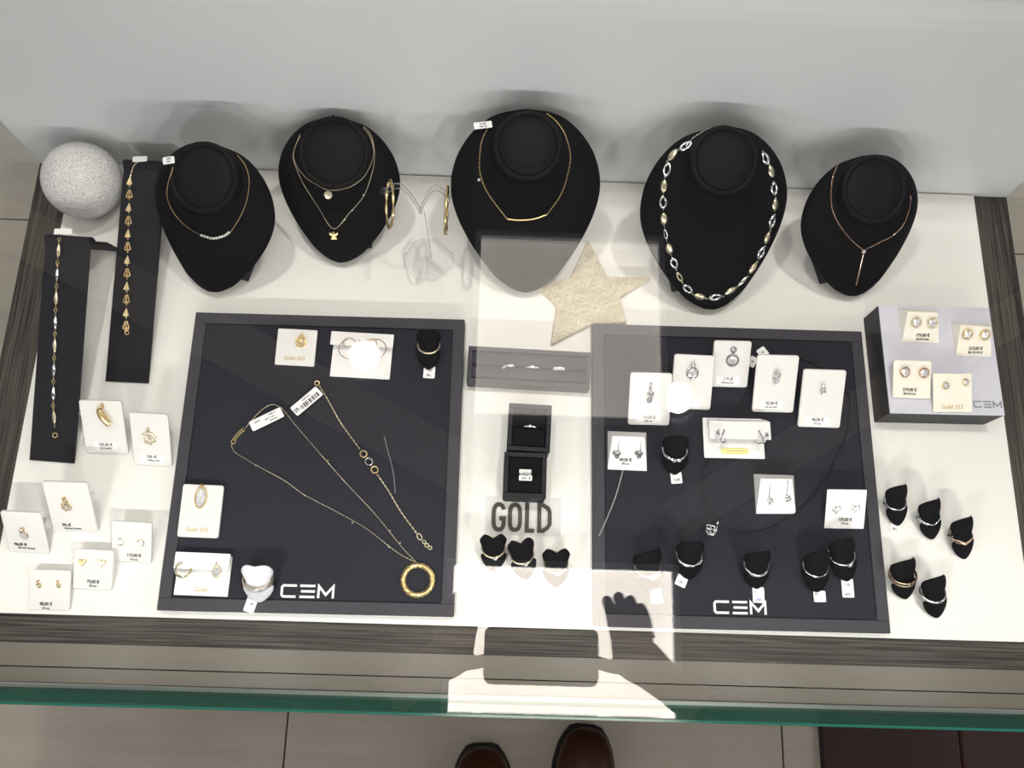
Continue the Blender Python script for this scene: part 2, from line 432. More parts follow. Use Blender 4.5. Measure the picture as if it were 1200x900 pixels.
# ------------------------------------------------------------------ display case
X0, X1, Y0, Y1 = -.597, .648, -.060, .572
BX0, BX1, BY0, BY1 = -.5525, .6025, .0164, .5705
case = thing('display_case', 'glass topped jewellery display case with dark wood rim and white back', 'display case', loc=(0.025, .25, FZ))
CL = Vector((0.025, .25, FZ))
def cpart(name, mb, m):
    o = mb.build(name, m, None, CL); o.parent = case; o.location = (0, 0, 0); return o
m = MB(); m.box(((X0 + X1) / 2, (-.0125 + BY0) / 2, -.021), (X1 - X0, BY0 + .0125, .03)); cpart('front_rim', m, 'wood_x')
m = MB(); m.box(((X0 + BX0) / 2, (BY0 + Y1) / 2, -.021), (BX0 - X0, Y1 - BY0, .03)); cpart('side_rim', m, 'wood_y')
m = MB(); m.box(((X1 + BX1) / 2, (BY0 + Y1) / 2, -.021), (X1 - BX1, Y1 - BY0, .03)); cpart('side_rim', m, 'wood_y')
m = MB(); m.box(((BX0 + BX1) / 2, (BY0 + BY1) / 2, -.0095), (BX1 - BX0 - .001, BY1 - BY0 - .001, .019), bev=.001); cpart('display_board', m, 'board')
m = MB(); m.box(((X0 + X1) / 2, (-.0375 - .0125) / 2, -.021), (X1 - X0, .0245, .024)); m.box(((X0 + X1) / 2, (-.0535 - .0385) / 2, -.0225), (X1 - X0, .015, .024)); cpart('front_ledge', m, 'ledge')
m = MB(); m.box(((X0 + X1) / 2, -.0565, -.02), (X1 - X0, .006, .022)); cpart('lower_strip', m, 'wood_x')
m = MB(); m.box(((X0 + X1) / 2, (Y0 + Y1) / 2, (-.037 + FZ) / 2), (X1 - X0, Y1 - Y0, FZ * -1 - .037)); cpart('cabinet_body', m, 'wood_x')
m = MB(); m.box(((X0 + X1) / 2, Y1 + .008, .172), (X1 - X0, .016, .424)); cpart('back_panel', m, 'wall')
YT = -.0475     # the front pane leans in slightly: outer face at Y0 below, YT above
m = MB(); m.box(((X0 + X1) / 2, (YT + Y1) / 2, GZ - .004), (X1 - X0, Y1 - YT - .001, .008)); cpart('top_pane', m, 'glass')
m = MB(); fz0, fz1 = -.0095, GZ - .0085
m.add([(x, y, z) for x in (X0, X1) for y, z in ((Y0, fz0), (Y0 + .006, fz0), (YT + .006, fz1), (YT, fz1))], [(0, 1, 2, 3), (7, 6, 5, 4), (0, 4, 5, 1), (1, 5, 6, 2), (2, 6, 7, 3), (3, 7, 4, 0)]); cpart('front_pane', m, 'frontglass')
m = MB(); m.box(((X0 + X1) / 2, YT - .0011, GZ - .0045), (X1 - X0 + .002, .0018, .009)); cpart('glass_edge', m, 'glassedge')
for sx in (X0, X1):
    s = 1 if sx < 0 else -1
    m = MB(); m.box((sx + s * .003, (Y0 + Y1) / 2 + .006, (GZ - .009) / 2 - .002), (.006, Y1 - Y0 - .02, GZ - .008)); cpart('side_pane', m, 'sideglass')
LZ = .205
m = MB(); m.box(((X0 + X1) / 2, -.0455, LZ + .003), (1.16, .005, .008)); cpart('light_strip_housing', m, 'alu')
for k in range(6):
    ld = bpy.data.lights.new('light_strip', 'AREA'); ld.shape = 'RECTANGLE'; ld.size = .05; ld.size_y = .005
    ld.energy = LED_W; ld.color = (1, .97, .93)
    lo = bpy.data.objects.new('light_strip', ld); COL.objects.link(lo)
    lo.location = (-.49 + k * .205, -.0415, LZ)
    lo.rotation_euler = (math.radians(70), 0, 0)
    lo.parent = case; lo.location = Vector(lo.location) - CL

w = bpy.data.worlds.new('shop_surroundings'); bpy.context.scene.world = w; w.use_nodes = True
w.node_tree.nodes['Background'].inputs[0].default_value = (.78, .85, 1, 1)
w.node_tree.nodes['Background'].inputs[1].default_value = WORLD
bpy.context.scene.cycles.transparent_max_bounces = 32
vs = bpy.context.scene.view_settings
vs.view_transform = 'Standard'; vs.look = 'None'; vs.gamma = 1; vs.exposure = EXPO; vs.use_curve_mapping = False
# ------------------------------------------------------------------ trays and boxes
TH = .012
def quad_frame(TL, TR, BR, BL, z0=0.0, h=None):
    """frame of a (tilted) rectangle: its bottom edge rests at z0, its top edge is lifted until the corners are square"""
    b0, b1 = at(*BL, z0), at(*BR, z0); u = (b1 - b0).normalized(); B = (b0 + b1) / 2
    tm = ((TL[0] + TR[0]) / 2, (TL[1] + TR[1]) / 2)
    if h is None:
        f = lambda q: (at(*tm, z0 + q) - B).dot(u)
        lo, hi = .0, .05; best = min((abs(f(k * .001)), k * .001) for k in range(2, 46)); h = best[1]
    t = at(*tm, z0 + h); t0, t1 = at(*TL, z0 + h), at(*TR, z0 + h)
    v = (t - B); v = (v - u * v.dot(u)); Ln = v.length; v.normalize(); n = u.cross(v)
    return frame_from(B, u, v, n), ((b1 - b0).length + (t1 - t0).length) / 2, Ln, h
def logo(name, parent, mtx, w, m, t=.0006):
    """spaced letters C E M drawn as strokes; the E is three bars"""
    mb = MB(); s = w / 3.35; h = .82 * s; k = .15 * s
    z0, z1 = 0, t
    c = [(-1.675, 0)]
    def P(x, y): return (x * s, y * s)
    x0 = -1.675 + .07; hh = .41 - .07
    mb.stroke([P(x0 + .93, hh), P(x0 + .1, hh), P(x0, hh - .1), P(x0, -hh + .1), P(x0 + .1, -hh), P(x0 + .9, -hh)], k, z0, z1, mtx)
    x1 = x0 + 1.14
    for y in (hh, 0, -hh): mb.stroke([P(x1 + (.07 if y == 0 else 0), y), P(x1 + .95, y)], k, z0, z1, mtx)
    x2 = x1 + 1.18
    mb.stroke([P(x2, -hh - .06), P(x2, hh), P(x2 + .46, -hh * .55), P(x2 + .92, hh), P(x2 + .92, -hh - .06)], k, z0, z1, mtx)
    return mb.build(name, m, parent)
def make_tray(TL, TR, BR, BL, label, inset_w, logo_px, logo_w):
    pts = [at(*p, TH) for p in (BL, BR, TR, TL)]
    u = ((pts[1] - pts[0]).normalized() + (pts[2] - pts[3]).normalized()).normalized(); n = Vector((0, 0, 1)); v = n.cross(u)
    c = sum(pts, Vector()) / 4; w = ((pts[1] - pts[0]).length + (pts[2] - pts[3]).length) / 2; h = ((pts[3] - pts[0]).length + (pts[2] - pts[1]).length) / 2
    fr = frame_from(Vector((c.x, c.y, 0)), u, v, n)
    r = thing('display_tray', label, 'display tray', fr, group='charcoal jewellery trays')
    w2, h2 = w / 2, h / 2; b = inset_w
    m = MB()
    m.slab(rrect(w, h, .0015, 2), 0.0002, TH - .003)
    for (cx, cy, dx, dy) in ((0, h2 - b / 2, w, b), (0, -h2 + b / 2, w, b), (-w2 + b / 2, 0, b, h - 2 * b), (w2 - b / 2, 0, b, h - 2 * b)): m.slab(rrect(dx, dy, .001, 2, cx, cy), TH - .003, TH, .0006)
    m.build('tray_frame', 'frame', r)
    MB().slab(rrect(w - 2 * b - .002, h - 2 * b - .002, .002, 3), TH - .003, TH - .0006, .0005).build('textile_pad', 'pad', r)
    q = inv(fr) @ at(*logo_px, TH)
    logo('logo_lettering', r, T(q.x, q.y, TH - .0006), logo_w, 'silverink')
    return r
make_tray((228, 365), (545, 375), (531, 722), (185, 716), 'charcoal tray on the left holding the tagged gold chains', .0135, (360, 693), .058)
make_tray((697, 381), (1018, 387), (1035, 744), (692, 732), 'charcoal tray on the right holding the black cord pendant', .0135, (867, 712), .058)
PZ = TH - .0005
# ring roll box between the trays
f0, w0, h0, _ = quad_frame((549, 406), (691, 412), (692, 455), (546, 447), .022, .0)
f0.translation.z = 0
r = thing('ring_roll_box', 'long grey ring roll box between the two trays', 'ring box', f0)
m = MB(); m.slab(rrect(w0, h0, .002, 3, 0, h0 / 2), .0003, .016)
b = .005
for (cx, cy, dx, dy) in ((0, h0 - b / 2, w0, b), (0, b / 2, w0, b), (-w0 / 2 + b / 2, h0 / 2, b, h0 - 2 * b), (w0 / 2 - b / 2, h0 / 2, b, h0 - 2 * b)): m.slab(rrect(dx, dy, .0008, 2, cx, cy), .016, .022, .0006)
m.build('box_shell', 'frame', r)
for k in (0, 1):
    cy = b + (h0 - 2 * b) * (.25 + .5 * k); dd = (h0 - 2 * b) / 4 - .0003; rs = []
    for q in range(13):
        a = PI * q / 12
        rs.append([Vector((x, cy - dd * math.cos(a), .0155 + .0062 * math.sin(a) ** .6)) for x in (-w0 / 2 + b, w0 / 2 - b)])
    m = MB(); ring0 = [p[0] for p in rs]; ring1 = [p[1] for p in rs]; m.rings([ring0, ring1], True, True, True); m.build('ring_roll', 'frame', r)
for k, (px, lb) in enumerate((((596, 430), 'slim ring with a leaf shaped head at the left of the ring roll box'), ((624, 431), 'slim solitaire ring in the middle of the ring roll box'), ((655, 432), 'wider sparkling ring at the right of the ring roll box'))):
    u_, v_ = on_plane(f0, px, .0215)
    fr = f0 @ T(u_, h0 / 2 - .001, .0155)
    g = thing('ring', lb, 'ring', fr, group='rings in the ring roll box')
    m = MB(); m.torus((0, 0, 0), (0, 1, 0), .0095, .0009, 40, 6, flat=1.5, mtx=None); m.build('band', 'silver', g)
    m = MB()
    if k == 0:
        for q in range(7): m.gem((-.006 + q * .0018, .0004 * (q - 3), .0098 - .00012 * abs(q - 4) ** 2 * 2), .0013 + .0003 * (q < 3))
    elif k == 1:
        m.gem((0, 0, .0108), .0021)
        for q in (-3, -2, -1.2, 1.2, 2, 3): m.gem((q * .0019, 0, .0103 - .0002 * q * q), .0009)
    else:
        for q in range(-3, 4):
            for e in (-1, 1): m.gem((q * .0018, e * .001, .0103 - .00018 * q * q), .0011)
    m.build('stones', 'stone', g)
# two square ring boxes
def ring_box(TL, TR, BR, BL, label, hh=.034):
    fr, w, h, _ = quad_frame(TL, TR, BR, BL, hh, 0.0)
    fr.translation.z = 0
    r = thing('ring_box', label, 'ring box', fr, group='square open ring boxes')
    b = .0055; m = MB(); m.slab(rrect(w, h, .003, 3, 0, h / 2), .0003, hh - .006)
    for (cx, cy, dx, dy) in ((0, h - b / 2, w, b), (0, b / 2, w, b), (-w / 2 + b / 2, h / 2, b, h - 2 * b), (w / 2 - b / 2, h / 2, b, h - 2 * b)): m.slab(rrect(dx, dy, .001, 2, cx, cy), hh - .006, hh, .0008)
    m.build('box_shell', 'stand', r)
    iw, ih = w - 2 * b - .001, h - 2 * b - .001
    m = MB()
    for s in (-1, 1): m.slab(rrect(iw, ih / 2 - .0009, .0012, 3, 0, h / 2 + s * (ih / 4 + .0004)), hh - .006, hh - .0015, .001)
    m.build('cushion', 'velvet', r)
    return fr, w, h
fb1, w1, h1 = ring_box((597, 472), (648, 475), (644, 530), (594, 527), 'black ring box holding a slim solitaire ring, behind the other ring box')
fb2, w2_, h2_ = ring_box((593, 529), (643, 531), (640, 584), (589, 582), 'black ring box holding a ring with a white price tag, next to the word sign')
g = thing('ring', 'slim solitaire ring in the rear black ring box', 'ring', fb1 @ T(0.0005, h1 / 2, .030), group='rings in the square boxes')
MB().torus((0, 0, 0), (0, 1, 0), .0088, .0008, 40, 6, flat=1.4).build('band', 'silver', g)
m = MB(); m.gem((0, 0, .0100), .0018)
for q in (-3, -2, -1.2, 1.2, 2, 3): m.gem((q * .0017, 0, .0094 - .0002 * q * q), .0008)
m.build('stones', 'stone', g)
g = thing('ring', 'ring with a white tag in the front black ring box', 'ring', fb2 @ T(0.0005, h2_ / 2, .030), group='rings in the square boxes')
MB().torus((0, 0, 0), (0, 1, 0), .0088, .0009, 40, 6, flat=1.4).build('band', 'silver', g)
m = MB()
for q in range(-3, 4): m.gem((q * .0016, 0, .0096 - .0002 * q * q), .0009)
m.build('stones', 'stone', g)
pt = MB(); pt.slab(rrect(.0145, .0058, .001, 3, 0, -.0042), .0062, .0066); pt.slab(rrect(.0135, .0045, .001, 3, -.0005, .0032), .0060, .0064)
tg = pt.build('price_tag', 'paper', g); text_obj('tag_writing', '350  €', .0042, T(0.0005, -.0045, .0067), 'ink', tg)
# white topped step box on the right
fw, ww, hw, _ = quad_frame((1030, 358), (1161, 360), (1177, 487), (1044, 484), .044, 0.0)
fw.translation.z = 0
r = thing('display_block', 'white topped display block with dark sides holding four earring cards', 'display block', fw)
m = MB(); m.slab(rrect(ww, hw, .001, 2, 0, hw / 2), .0003, .0425); m.build('block_body', 'boxside', r)
m = MB(); m.slab(rrect(ww, hw, .001, 2, 0, hw / 2), .0425, .044, .0003); m.build('block_top', 'boxtop', r)
u_, v_ = on_plane(fw, (1157, 474), .044); logo('logo_lettering', r, T(u_, v_, .044), .0325, 'greyink', .0003)

# star ornament
sp = [at(*p, .006) for p in ((689, 280), (712, 324), (764, 325), (727, 349), (735, 379), (692, 381), (645, 405), (652, 358), (628, 334), (668, 326))]
c = sum(sp, Vector()) / 10; pl = []
for i, p in enumerate(sp):
    a, b_ = sp[i - 1], sp[(i + 1) % 10]
    if i % 2 == 0:
        for t in (.10, .045): pl.append(tuple((p.lerp(a, t))[:2]))
        for t in (.045, .10): pl.append(tuple((p.lerp(b_, t))[:2]))
    else: pl.append(tuple(p[:2]))
    pl.append(tuple((p.lerp(b_, .5))[:2]))
if area(pl) < 0: pl = pl[::-1]
st = MB(); cc = (c.x, c.y); scl = lambda k, z: [Vector((cc[0] + (x - cc[0]) * k, cc[1] + (y - cc[1]) * k, z)) for x, y in pl]
st.rings([scl(.05, .0003), scl(.985, .0003), scl(1.0, .002), scl(.995, .0055), scl(.965, .0075), scl(.5, .0088), scl(.05, .0092)], True, True, False)
tag(st.build('star_ornament', 'fibre', None, Vector((c.x, c.y, 0))), 'beige woven fibre star lying behind the right tray', 'ornament')

# sphere
c = at(97, 212, .045)
sb = MB(); sb.ball(c, .0455, 40); g = sb.build('granular_ball', 'granule', None, Vector((c.x, c.y, .0)))
g.location.z += 0.0006
tag(g, 'frosted white ball of clear granules in the back left corner', 'decorative ball')

# word sign on a clear film
fs, wsn, hsn, _ = quad_frame((570, 581), (659, 584), (657, 629), (568, 627), .001, 0.0)
fs.translation.z = 0
r = thing('word_sign', 'clear film sign with dark brown capital letters below the ring boxes', 'sign', fs)
MB().slab(rrect(wsn, hsn, .001, 2, 0, hsn / 2), .0003, .0009).build('film_sheet', 'film', r)
def sgn(p): return on_plane(fs, p, .001)
g0 = sgn((577, 607))[0]; k = wsn / 89.0      # metres per pixel
y0, y1 = sgn((612, 624))[1], sgn((612, 589))[1]; wd = .0055; H = y1 - y0; cy = (y0 + y1) / 2
def oval(cx, w, a0, a1, n=28):
    out = []
    for i in range(n + 1):
        a = a0 + (a1 - a0) * i / n; ca, sa = math.cos(a), math.sin(a)
        out.append((cx + w / 2 * math.copysign(abs(ca) ** .8, ca), cy + (H - wd) / 2 * math.copysign(abs(sa) ** .62, sa)))
    return out
lw = .0118
def lx(px): return sgn((px, 607))[0]
m = MB(); cx = lx(584.5); o_ = oval(cx, lw, math.radians(25), math.radians(335)); m.stroke(o_ + [(cx + lw / 2, cy - .0015), (cx + .0008, cy - .0015)], wd * .85, .0009, .0013); m.build('letter', 'letter', r)
m = MB(); cx = lx(603.5); m.stroke(oval(cx, lw, 0, 2 * PI)[:-1], wd * .85, .0009, .0013, closed=True); m.build('letter', 'letter', r)
m = MB(); x = lx(617.5); m.stroke([(x, y1), (x, y0 + wd * .4), (x + .0085, y0 + wd * .4)], wd * .85, .0009, .0013); m.build('letter', 'letter', r)
m = MB(); x = lx(632); m.stroke([(x, y1 - wd * .42), (x + .004, y1 - wd * .42), (x + .0095, y1 - wd * 1.1), (x + .0118, cy + H * .2), (x + .0118, cy - H * .2), (x + .0095, y0 + wd * 1.1), (x + .004, y0 + wd * .42), (x, y0 + wd * .42)], wd * .85, .0009, .0013, closed=True); m.build('letter', 'letter', r)

# ------------------------------------------------------------------ necklace busts
HW = [(0, 0), (.012, .05), (.03, .085), (.06, .128), (.10, .172), (.18, .232), (.26, .285), (.36, .338), (.45, .375), (.54, .398), (.62, .402), (.70, .388), (.78, .358), (.86, .305), (.92, .245), (.96, .185), (.985, .115), (1.0, 0)]
def outline(n=24):
    P = catmull([Vector((w_, v_, 0)) for v_, w_ in HW], 3)
    R_ = [(max(0, p.x), p.y) for p in P]
    return R_[:-1] + [(0.0, 1.0)] + [(-x, y) for x, y in R_[1:-1][::-1]]
OUT = outline()
NC = Vector((0, .70, .10)); NA = Vector((0, .8, .6)).normalized(); NR = .205
def bust_rings():
    rs = []
    def ring_out(s, n): return [Vector((x * s, .5 + (y - .5) * s, n)) for x, y in OUT]
    def circ(r, d):
        c_ = NC + NA * d; ax = Vector((1, 0, 0)); ay = NA.cross(ax).normalized(); out = []
        for x, y in OUT:
            a = math.atan2((y - .66) * .9, x); out.append(c_ + ax * (r * math.cos(a)) + ay * (r * math.sin(a)))
        return out
    rs.append(ring_out(.955, -.022)); rs.append(ring_out(.99, -.014)); rs.append(ring_out(1.0, 0)); rs.append(ring_out(.99, .012))
    base = circ(NR * 1.12, 0.0); o_ = ring_out(.99, .012)
    for t, hh in ((.06, .022), (.15, .036), (.3, .055), (.45, .068), (.6, .075), (.75, .082), (.88, .09)):
        rr = []
        for a, b_ in zip(o_, base):
            p = a.lerp(b_, t); p.z = hh; rr.append(p)
        rs.append(rr)
    rs.append(circ(NR * 1.06, .02)); rs.append(circ(NR * .98, .06)); rs.append(circ(NR * .95, .12))
    return rs, circ
def bust_dims(nv, nh): return Vector((0, nv, .10)), NA * nh
def solve_bust(tip, neck, left, right, topy, nr):
    def frame(az, al, Ls):
        o = at(*tip, .006 + .022 * Ls)
        v = Vector((math.sin(az) * math.cos(al), math.cos(az) * math.cos(al), math.sin(al))); u = Vector((math.cos(az), -math.sin(az), 0)); n = u.cross(v)
        return frame_from(o, u * Ls, v * Ls, n * Ls)
    x = np.array([0.0, .72, .19, 1.0, .70, .25])
    def f(x):
        m_ = frame(*x[:3]); k = x[3]
        P = [proj(m_ @ Vector((sg * .402 * k, q, .01))) for sg in (-1, 1) for q in (.54, .62, .70)]
        p = proj(m_ @ (Vector((0, x[4], .10)) + NA * x[5])); t = proj(m_ @ Vector((0, 1, .005)))
        return np.array([p[0] - neck[0], p[1] - neck[1], min(q[0] for q in P) - left, max(q[0] for q in P) - right, (t[1] - topy) * .5, (x[1] - .78) * 40, (x[3] - 1) * 12, (x[4] - .66) * 25, (x[5] - .20) * 30])
    for _ in range(60):
        r0 = f(x); J = np.array([(f(x + np.eye(6)[i] * 1e-5) - r0) / 1e-5 for i in range(6)]).T
        x = x - np.clip(np.linalg.lstsq(J, r0, rcond=None)[0], -.1, .1)
    m_ = frame(*x[:3]); tt = m_ @ Vector((0, 1, 0)); c_ = m_ @ (Vector((0, x[4], .10)) + NA * x[5])
    rad = nr / F * (1 - c_.z) / x[2]
    print('bust', tip, 'az %.2f tilt %.1f L %.3f asp %.2f nv %.2f nh %.2f' % (x[0], math.degrees(x[1]), x[2], x[3], x[4], x[5]), np.round(f(x), 1), 'back', round(tt.y, 3), 'neck', [round(q, 3) for q in c_], 'rad %.3f' % rad)
    return m_, x, rad
BUSTS = []
def make_bust(tip, neck, left, right, topy, nr, label):
    m4, x, NR_ = solve_bust(tip, neck, left, right, topy, nr); S = x[2]; asp = x[3]; nc_ = Vector((0, x[4], .10)); nh = x[5]; NR_ = NR_ / 1.03
    rot = m4.to_3x3(); rot = Matrix([[rot[i][j] / S for j in range(3)] for i in range(3)]).to_4x4(); fr = Matrix.Translation(m4.translation) @ rot
    r = thing('necklace_bust', label, 'necklace bust', fr, group='black necklace busts')
    SC = Matrix.Scale(S, 4)
    def ring_out(s, n): return [Vector((x_ * s * asp, .5 + (y - .5) * s, n)) for x_, y in OUT]
    RN = Vector((0, .36, .93))
    def circ(r_, d, cap=False):
        c_ = (nc_ + NA * nh + RN * (d - .25)) if cap else (nc_ + NA * (d * nh / .25)); ax = Vector((1, 0, 0)); ay = Vector((0, .36, .93)).cross(ax).normalized(); out = []
        for x_, y in OUT:
            a = math.atan2((y - x[4] + .02) * .9, x_); out.append(c_ + ax * (r_ * math.cos(a)) + ay * (r_ * math.sin(a)))
        return out
    rs = [ring_out(.955, -.022), ring_out(.99, -.014), ring_out(1.0, 0), ring_out(.99, .012)]
    NR_ *= 1.08; base = circ(NR_ * 1.12, 0.0); o_ = ring_out(.99, .012)
    for t, hh in ((.06, .022), (.15, .036), (.3, .055), (.45, .068), (.6, .075), (.75, .082), (.88, .09)):
        rr = []
        for a, b_ in zip(o_, base):
            p = a.lerp(b_, t); p.z = hh; rr.append(p)
        rs.append(rr)
    rs += [circ(NR_ * 1.05, .02), circ(NR_ * .97, .05), circ(NR_ * .94, .12)]
    m = MB(); m.rings(rs, True, True, True, mtx=SC); m.build('bust_form', 'velvet', r); allm = MB(); allm.v = list(m.v); allm.f = list(m.f)
    rs2 = [circ(NR_ * .93, .115, True), circ(NR_ * 1.0, .14, True), circ(NR_ * 1.03, .165, True), circ(NR_ * 1.03, .225, True), circ(NR_ * 1.0, .241, True), circ(NR_ * .95, .247, True), circ(NR_ * .90, .245, True), circ(NR_ * .885, .234, True), circ(NR_ * .87, .236, True), circ(NR_ * .84, .245, True), circ(NR_ * .5, .249, True), circ(NR_ * .1, .25, True)]
    m = MB(); m.rings(rs2, True, True, True, mtx=SC); m.build('neck_cap', 'cap', r)
    o = len(allm.v); allm.v += m.v; allm.f += [[i + o for i in f] for f in m.f]
    top = [SC @ Vector((x_, y_, -.018)) for x_, y_ in ((-.2, .2), (.2, .2), (.2, .8), (-.2, .8))]
    up = inv(fr).to_3x3() @ Vector((0, 0, 1)); vs_ = list(top)
    for p in top:
        wz = (fr @ p).z; vs_.append(p - up * (wz - .0005))
    m = MB(); m.add(vs_, [(3, 2, 1, 0), (4, 5, 6, 7), (0, 1, 5, 4), (1, 2, 6, 5), (2, 3, 7, 6), (3, 0, 4, 7)]); m.build('support_foot', 'stand', r)
    hk = MB(); hk.torus(SC @ (nc_ + NA * nh * .8 + Vector((0, NR_ * 1.03, 0))), (1, .3, 0), .0024, .0005, 14, 5, sq=1.4); hk.build('chain_hook', 'cap', r)
    BUSTS.append((fr, allm.bvh(fr), S)); return r
make_bust((246, 342), (238, 207), 180, 322, 170, 43, 'black bust wearing the gold chain with a curved row of pearls')
make_bust((398, 308), (395, 178), 323, 467, 139, 44, 'black bust wearing two fine chains with an angel and a disc')
make_bust((617, 343), (615, 170), 529, 706, 128, 43, 'black bust wearing the gold chain with a plain curved bar')
make_bust((837, 363), (848, 187), 751, 925, 150, 43, 'black bust wearing the chunky leaf link necklace')
make_bust((1003, 347), (1025, 221), 940, 1078, 183, 42, 'black bust wearing the gold chain with a straight drop bar')
def cast(bust, px, off=.0006):
    """point on the surface of a bust seen at a photo position, lifted off by a chain's thickness"""
    d = ray(*px); hit, nrm, _, _ = BUSTS[bust][1].ray_cast(CP, d)
    if hit is None:
        return None
    if nrm.dot(d) > 0: nrm = -nrm
    return hit + nrm * off, nrm
def drape(bust, pxs, off=.0007, k=5):
    P = catmull([Vector((p[0], p[1], 0)) for p in pxs], k); out = []
    for p in P:
        c_ = cast(bust, (p.x, p.y), off)
        if c_: out.append(c_[0])
    return out
def chain_thing(name, label, cat, pts, m, step=.0022, r=.0005, group=None):
    g = thing(name, label, cat, loc=pts[0], group=group)
    c_ = chain_mb(pts, step, r); o = c_.build('chain', m, g); 
    for v_ in o.data.vertices: v_.co -= Vector(pts[0])
    return g
def sub(name, mb, m, g):
    o = mb.build(name, m, g); L0 = g.location
    for v_ in o.data.vertices: v_.co -= L0
    return o
def flat_tag(g, quad, z, wr, size, name='price_tag', two=None, bar=False, m='paper', barside=.5):
    """paper tag from four photo corners TL TR BR BL at height z"""
    c_ = [at(*p, z) for p in quad]; ctr = sum(c_, Vector()) / 4
    u = ((c_[1] - c_[0]) + (c_[2] - c_[3])).normalized(); n = Vector((0, 0, 1)); v = n.cross(u)
    w_ = ((c_[1] - c_[0]).length + (c_[2] - c_[3]).length) / 2; h_ = ((c_[3] - c_[0]).length + (c_[2] - c_[1]).length) / 2
    fr = frame_from(ctr, u, v, n)
    fl_ = inv(g.matrix_basis) @ fr if True else fr
    o = MB().slab(rrect(w_, h_, min(w_, h_) * .12, 3), 0, .0004, 0, mtx=fl_).build(name, m, g)
    for (s, x, y, sz, im) in wr: text_obj('tag_writing', s, sz, fl_ @ T(x * w_, y * h_, .0005), im, o)
    if bar:
        bm = MB(); x0, y0_, bw, bh = bar; k_ = 0; rnd = random.Random(3)
        while k_ < bw:
            q = rnd.choice((.02, .03, .05)); bm.slab([((x0 + k_) * w_, y0_ * h_), ((x0 + k_ + q) * w_, y0_ * h_), ((x0 + k_ + q) * w_, (y0_ + bh) * h_), ((x0 + k_) * w_, (y0_ + bh) * h_)], .0004, .0005, mtx=fl_); k_ += q + rnd.choice((.02, .035))
        bm.build('bar_code', 'ink', o)
    return o
# necklace 1
z = drape(0, [(203, 196), (197, 218), (197, 234), (206, 252), (220, 266), (237, 276)]); z2 = drape(0, [(237, 276), (250, 279.5), (262, 277), (270, 272)])
z3 = drape(0, [(270, 272), (281, 254), (289, 235), (292, 212), (287, 194), (277, 181)])
g = chain_thing('necklace', 'fine gold necklace with a curved row of small pearls', 'necklace', z + z2 + z3, 'gold', .0018, .0004, 'necklaces on black busts')
m = MB()
for p in resample(z2, .0036): m.ball(p + Vector((0, 0, .0012)), .0017, 6)
sub('pearl_row', m, 'pearl', g)
TG = [cast(0, (203, 196))[0].z]
flat_tag(g, ((193, 185), (204, 183), (205, 191), (189, 193)), TG[0] + .004, [('A3B', 0, .2, .0028, 'ink'), ('195,-', 0, -.2, .0028, 'ink')], .003)
# necklaces 2
z = drape(1, [(352, 160), (345, 176), (346, 190), (356, 205), (372, 217), (386, 223), (404, 221), (423, 210), (434, 194), (438, 178), (433, 160), (424, 149)])
g = chain_thing('necklace', 'shorter fine gold necklace with a small disc pendant', 'necklace', z, 'palegold', .0017, .0004, 'necklaces on black busts')
p, n = cast(1, (385, 228), .0012); m = MB(); u = n.orthogonal().normalized(); w_ = n.cross(u)
m.rings([[p + (u * math.cos(2 * PI * q / 20) + w_ * math.sin(2 * PI * q / 20)) * r_ + n * h_ for q in range(20)] for r_, h_ in ((.0048, 0), (.0048, .0009), (.0042, .0013), (.0038, .0010), (.0012, .0012))], True, True, False)
sub('disc_pendant', m, 'palegold', g)
z = drape(1, [(352, 158), (344, 180), (347, 195), (357, 217), (374, 244), (391, 268), (409, 250), (425, 231), (434, 208), (439, 185), (435, 160), (425, 148)])
g = chain_thing('necklace', 'longer fine gold necklace with an angel pendant and tiny stones', 'necklace', z, 'palegold', .0017, .0004, 'necklaces on black busts')
p, n = cast(1, (391.5, 275), .001); fr = frame_from(p, Vector((1, 0, 0)), n.cross(Vector((1, 0, 0))).normalized(), n); fr[0][3] = p.x
m = MB(); k = .001
m.slab([(x * k, y * k) for x, y in ((0, 2.2), (1, 1.4), (4.8, 4), (5.2, 2), (3.6, -.6), (1.7, -.7), (2.6, -2.8), (4, -5), (2.4, -5.8), (0, -5.3), (-2.4, -5.8), (-4, -5), (-2.6, -2.8), (-1.7, -.7), (-3.6, -.6), (-5.2, 2), (-4.8, 4), (-1, 1.4))], 0, .0012, .0003, mtx=fr)
m.ball((0, .0035, .001), .0017, 6, mtx=fr); sub('angel_pendant', m, 'gold', g)
m = MB()
for px in ((425.5, 228), (413, 246), (404, 257)):
    c_ = cast(1, px, .001); m = MB(); m.ball(c_[0], .0011, 6); sub('stone', m, 'pearl', g)
# necklace 3
z = drape(2, [(575, 145), (565, 165), (562, 190), (564, 208), (573, 228), (594, 256)]); z3 = drape(2, [(641, 251), (657, 228), (666, 200), (668, 180), (662, 158), (652, 143), (640, 133)])
zb = drape(2, [(594, 256), (606, 257.5), (624, 256.5), (641, 251)], .0012)
g = chain_thing('necklace', 'gold necklace with a plain curved bar and a tiny side stone', 'necklace', z + zb + z3, 'gold', .0022, .0006, 'necklaces on black busts')
m = MB(); m.tube(zb, .0010, 8); sub('curved_bar', m, 'gold', g)
m = MB(); c_ = cast(2, (561.5, 210.5), .0015); m.gem(c_[0], .0018, nrm=c_[1]); sub('stone', m, 'stone', g)
flat_tag(g, ((557, 144), (577, 142), (576, 149), (554, 152)), z[0].z + .004, [('SL 585', 0, .18, .0026, 'ink'), ('249,- €', 0, -.22, .0026, 'ink')], .003)
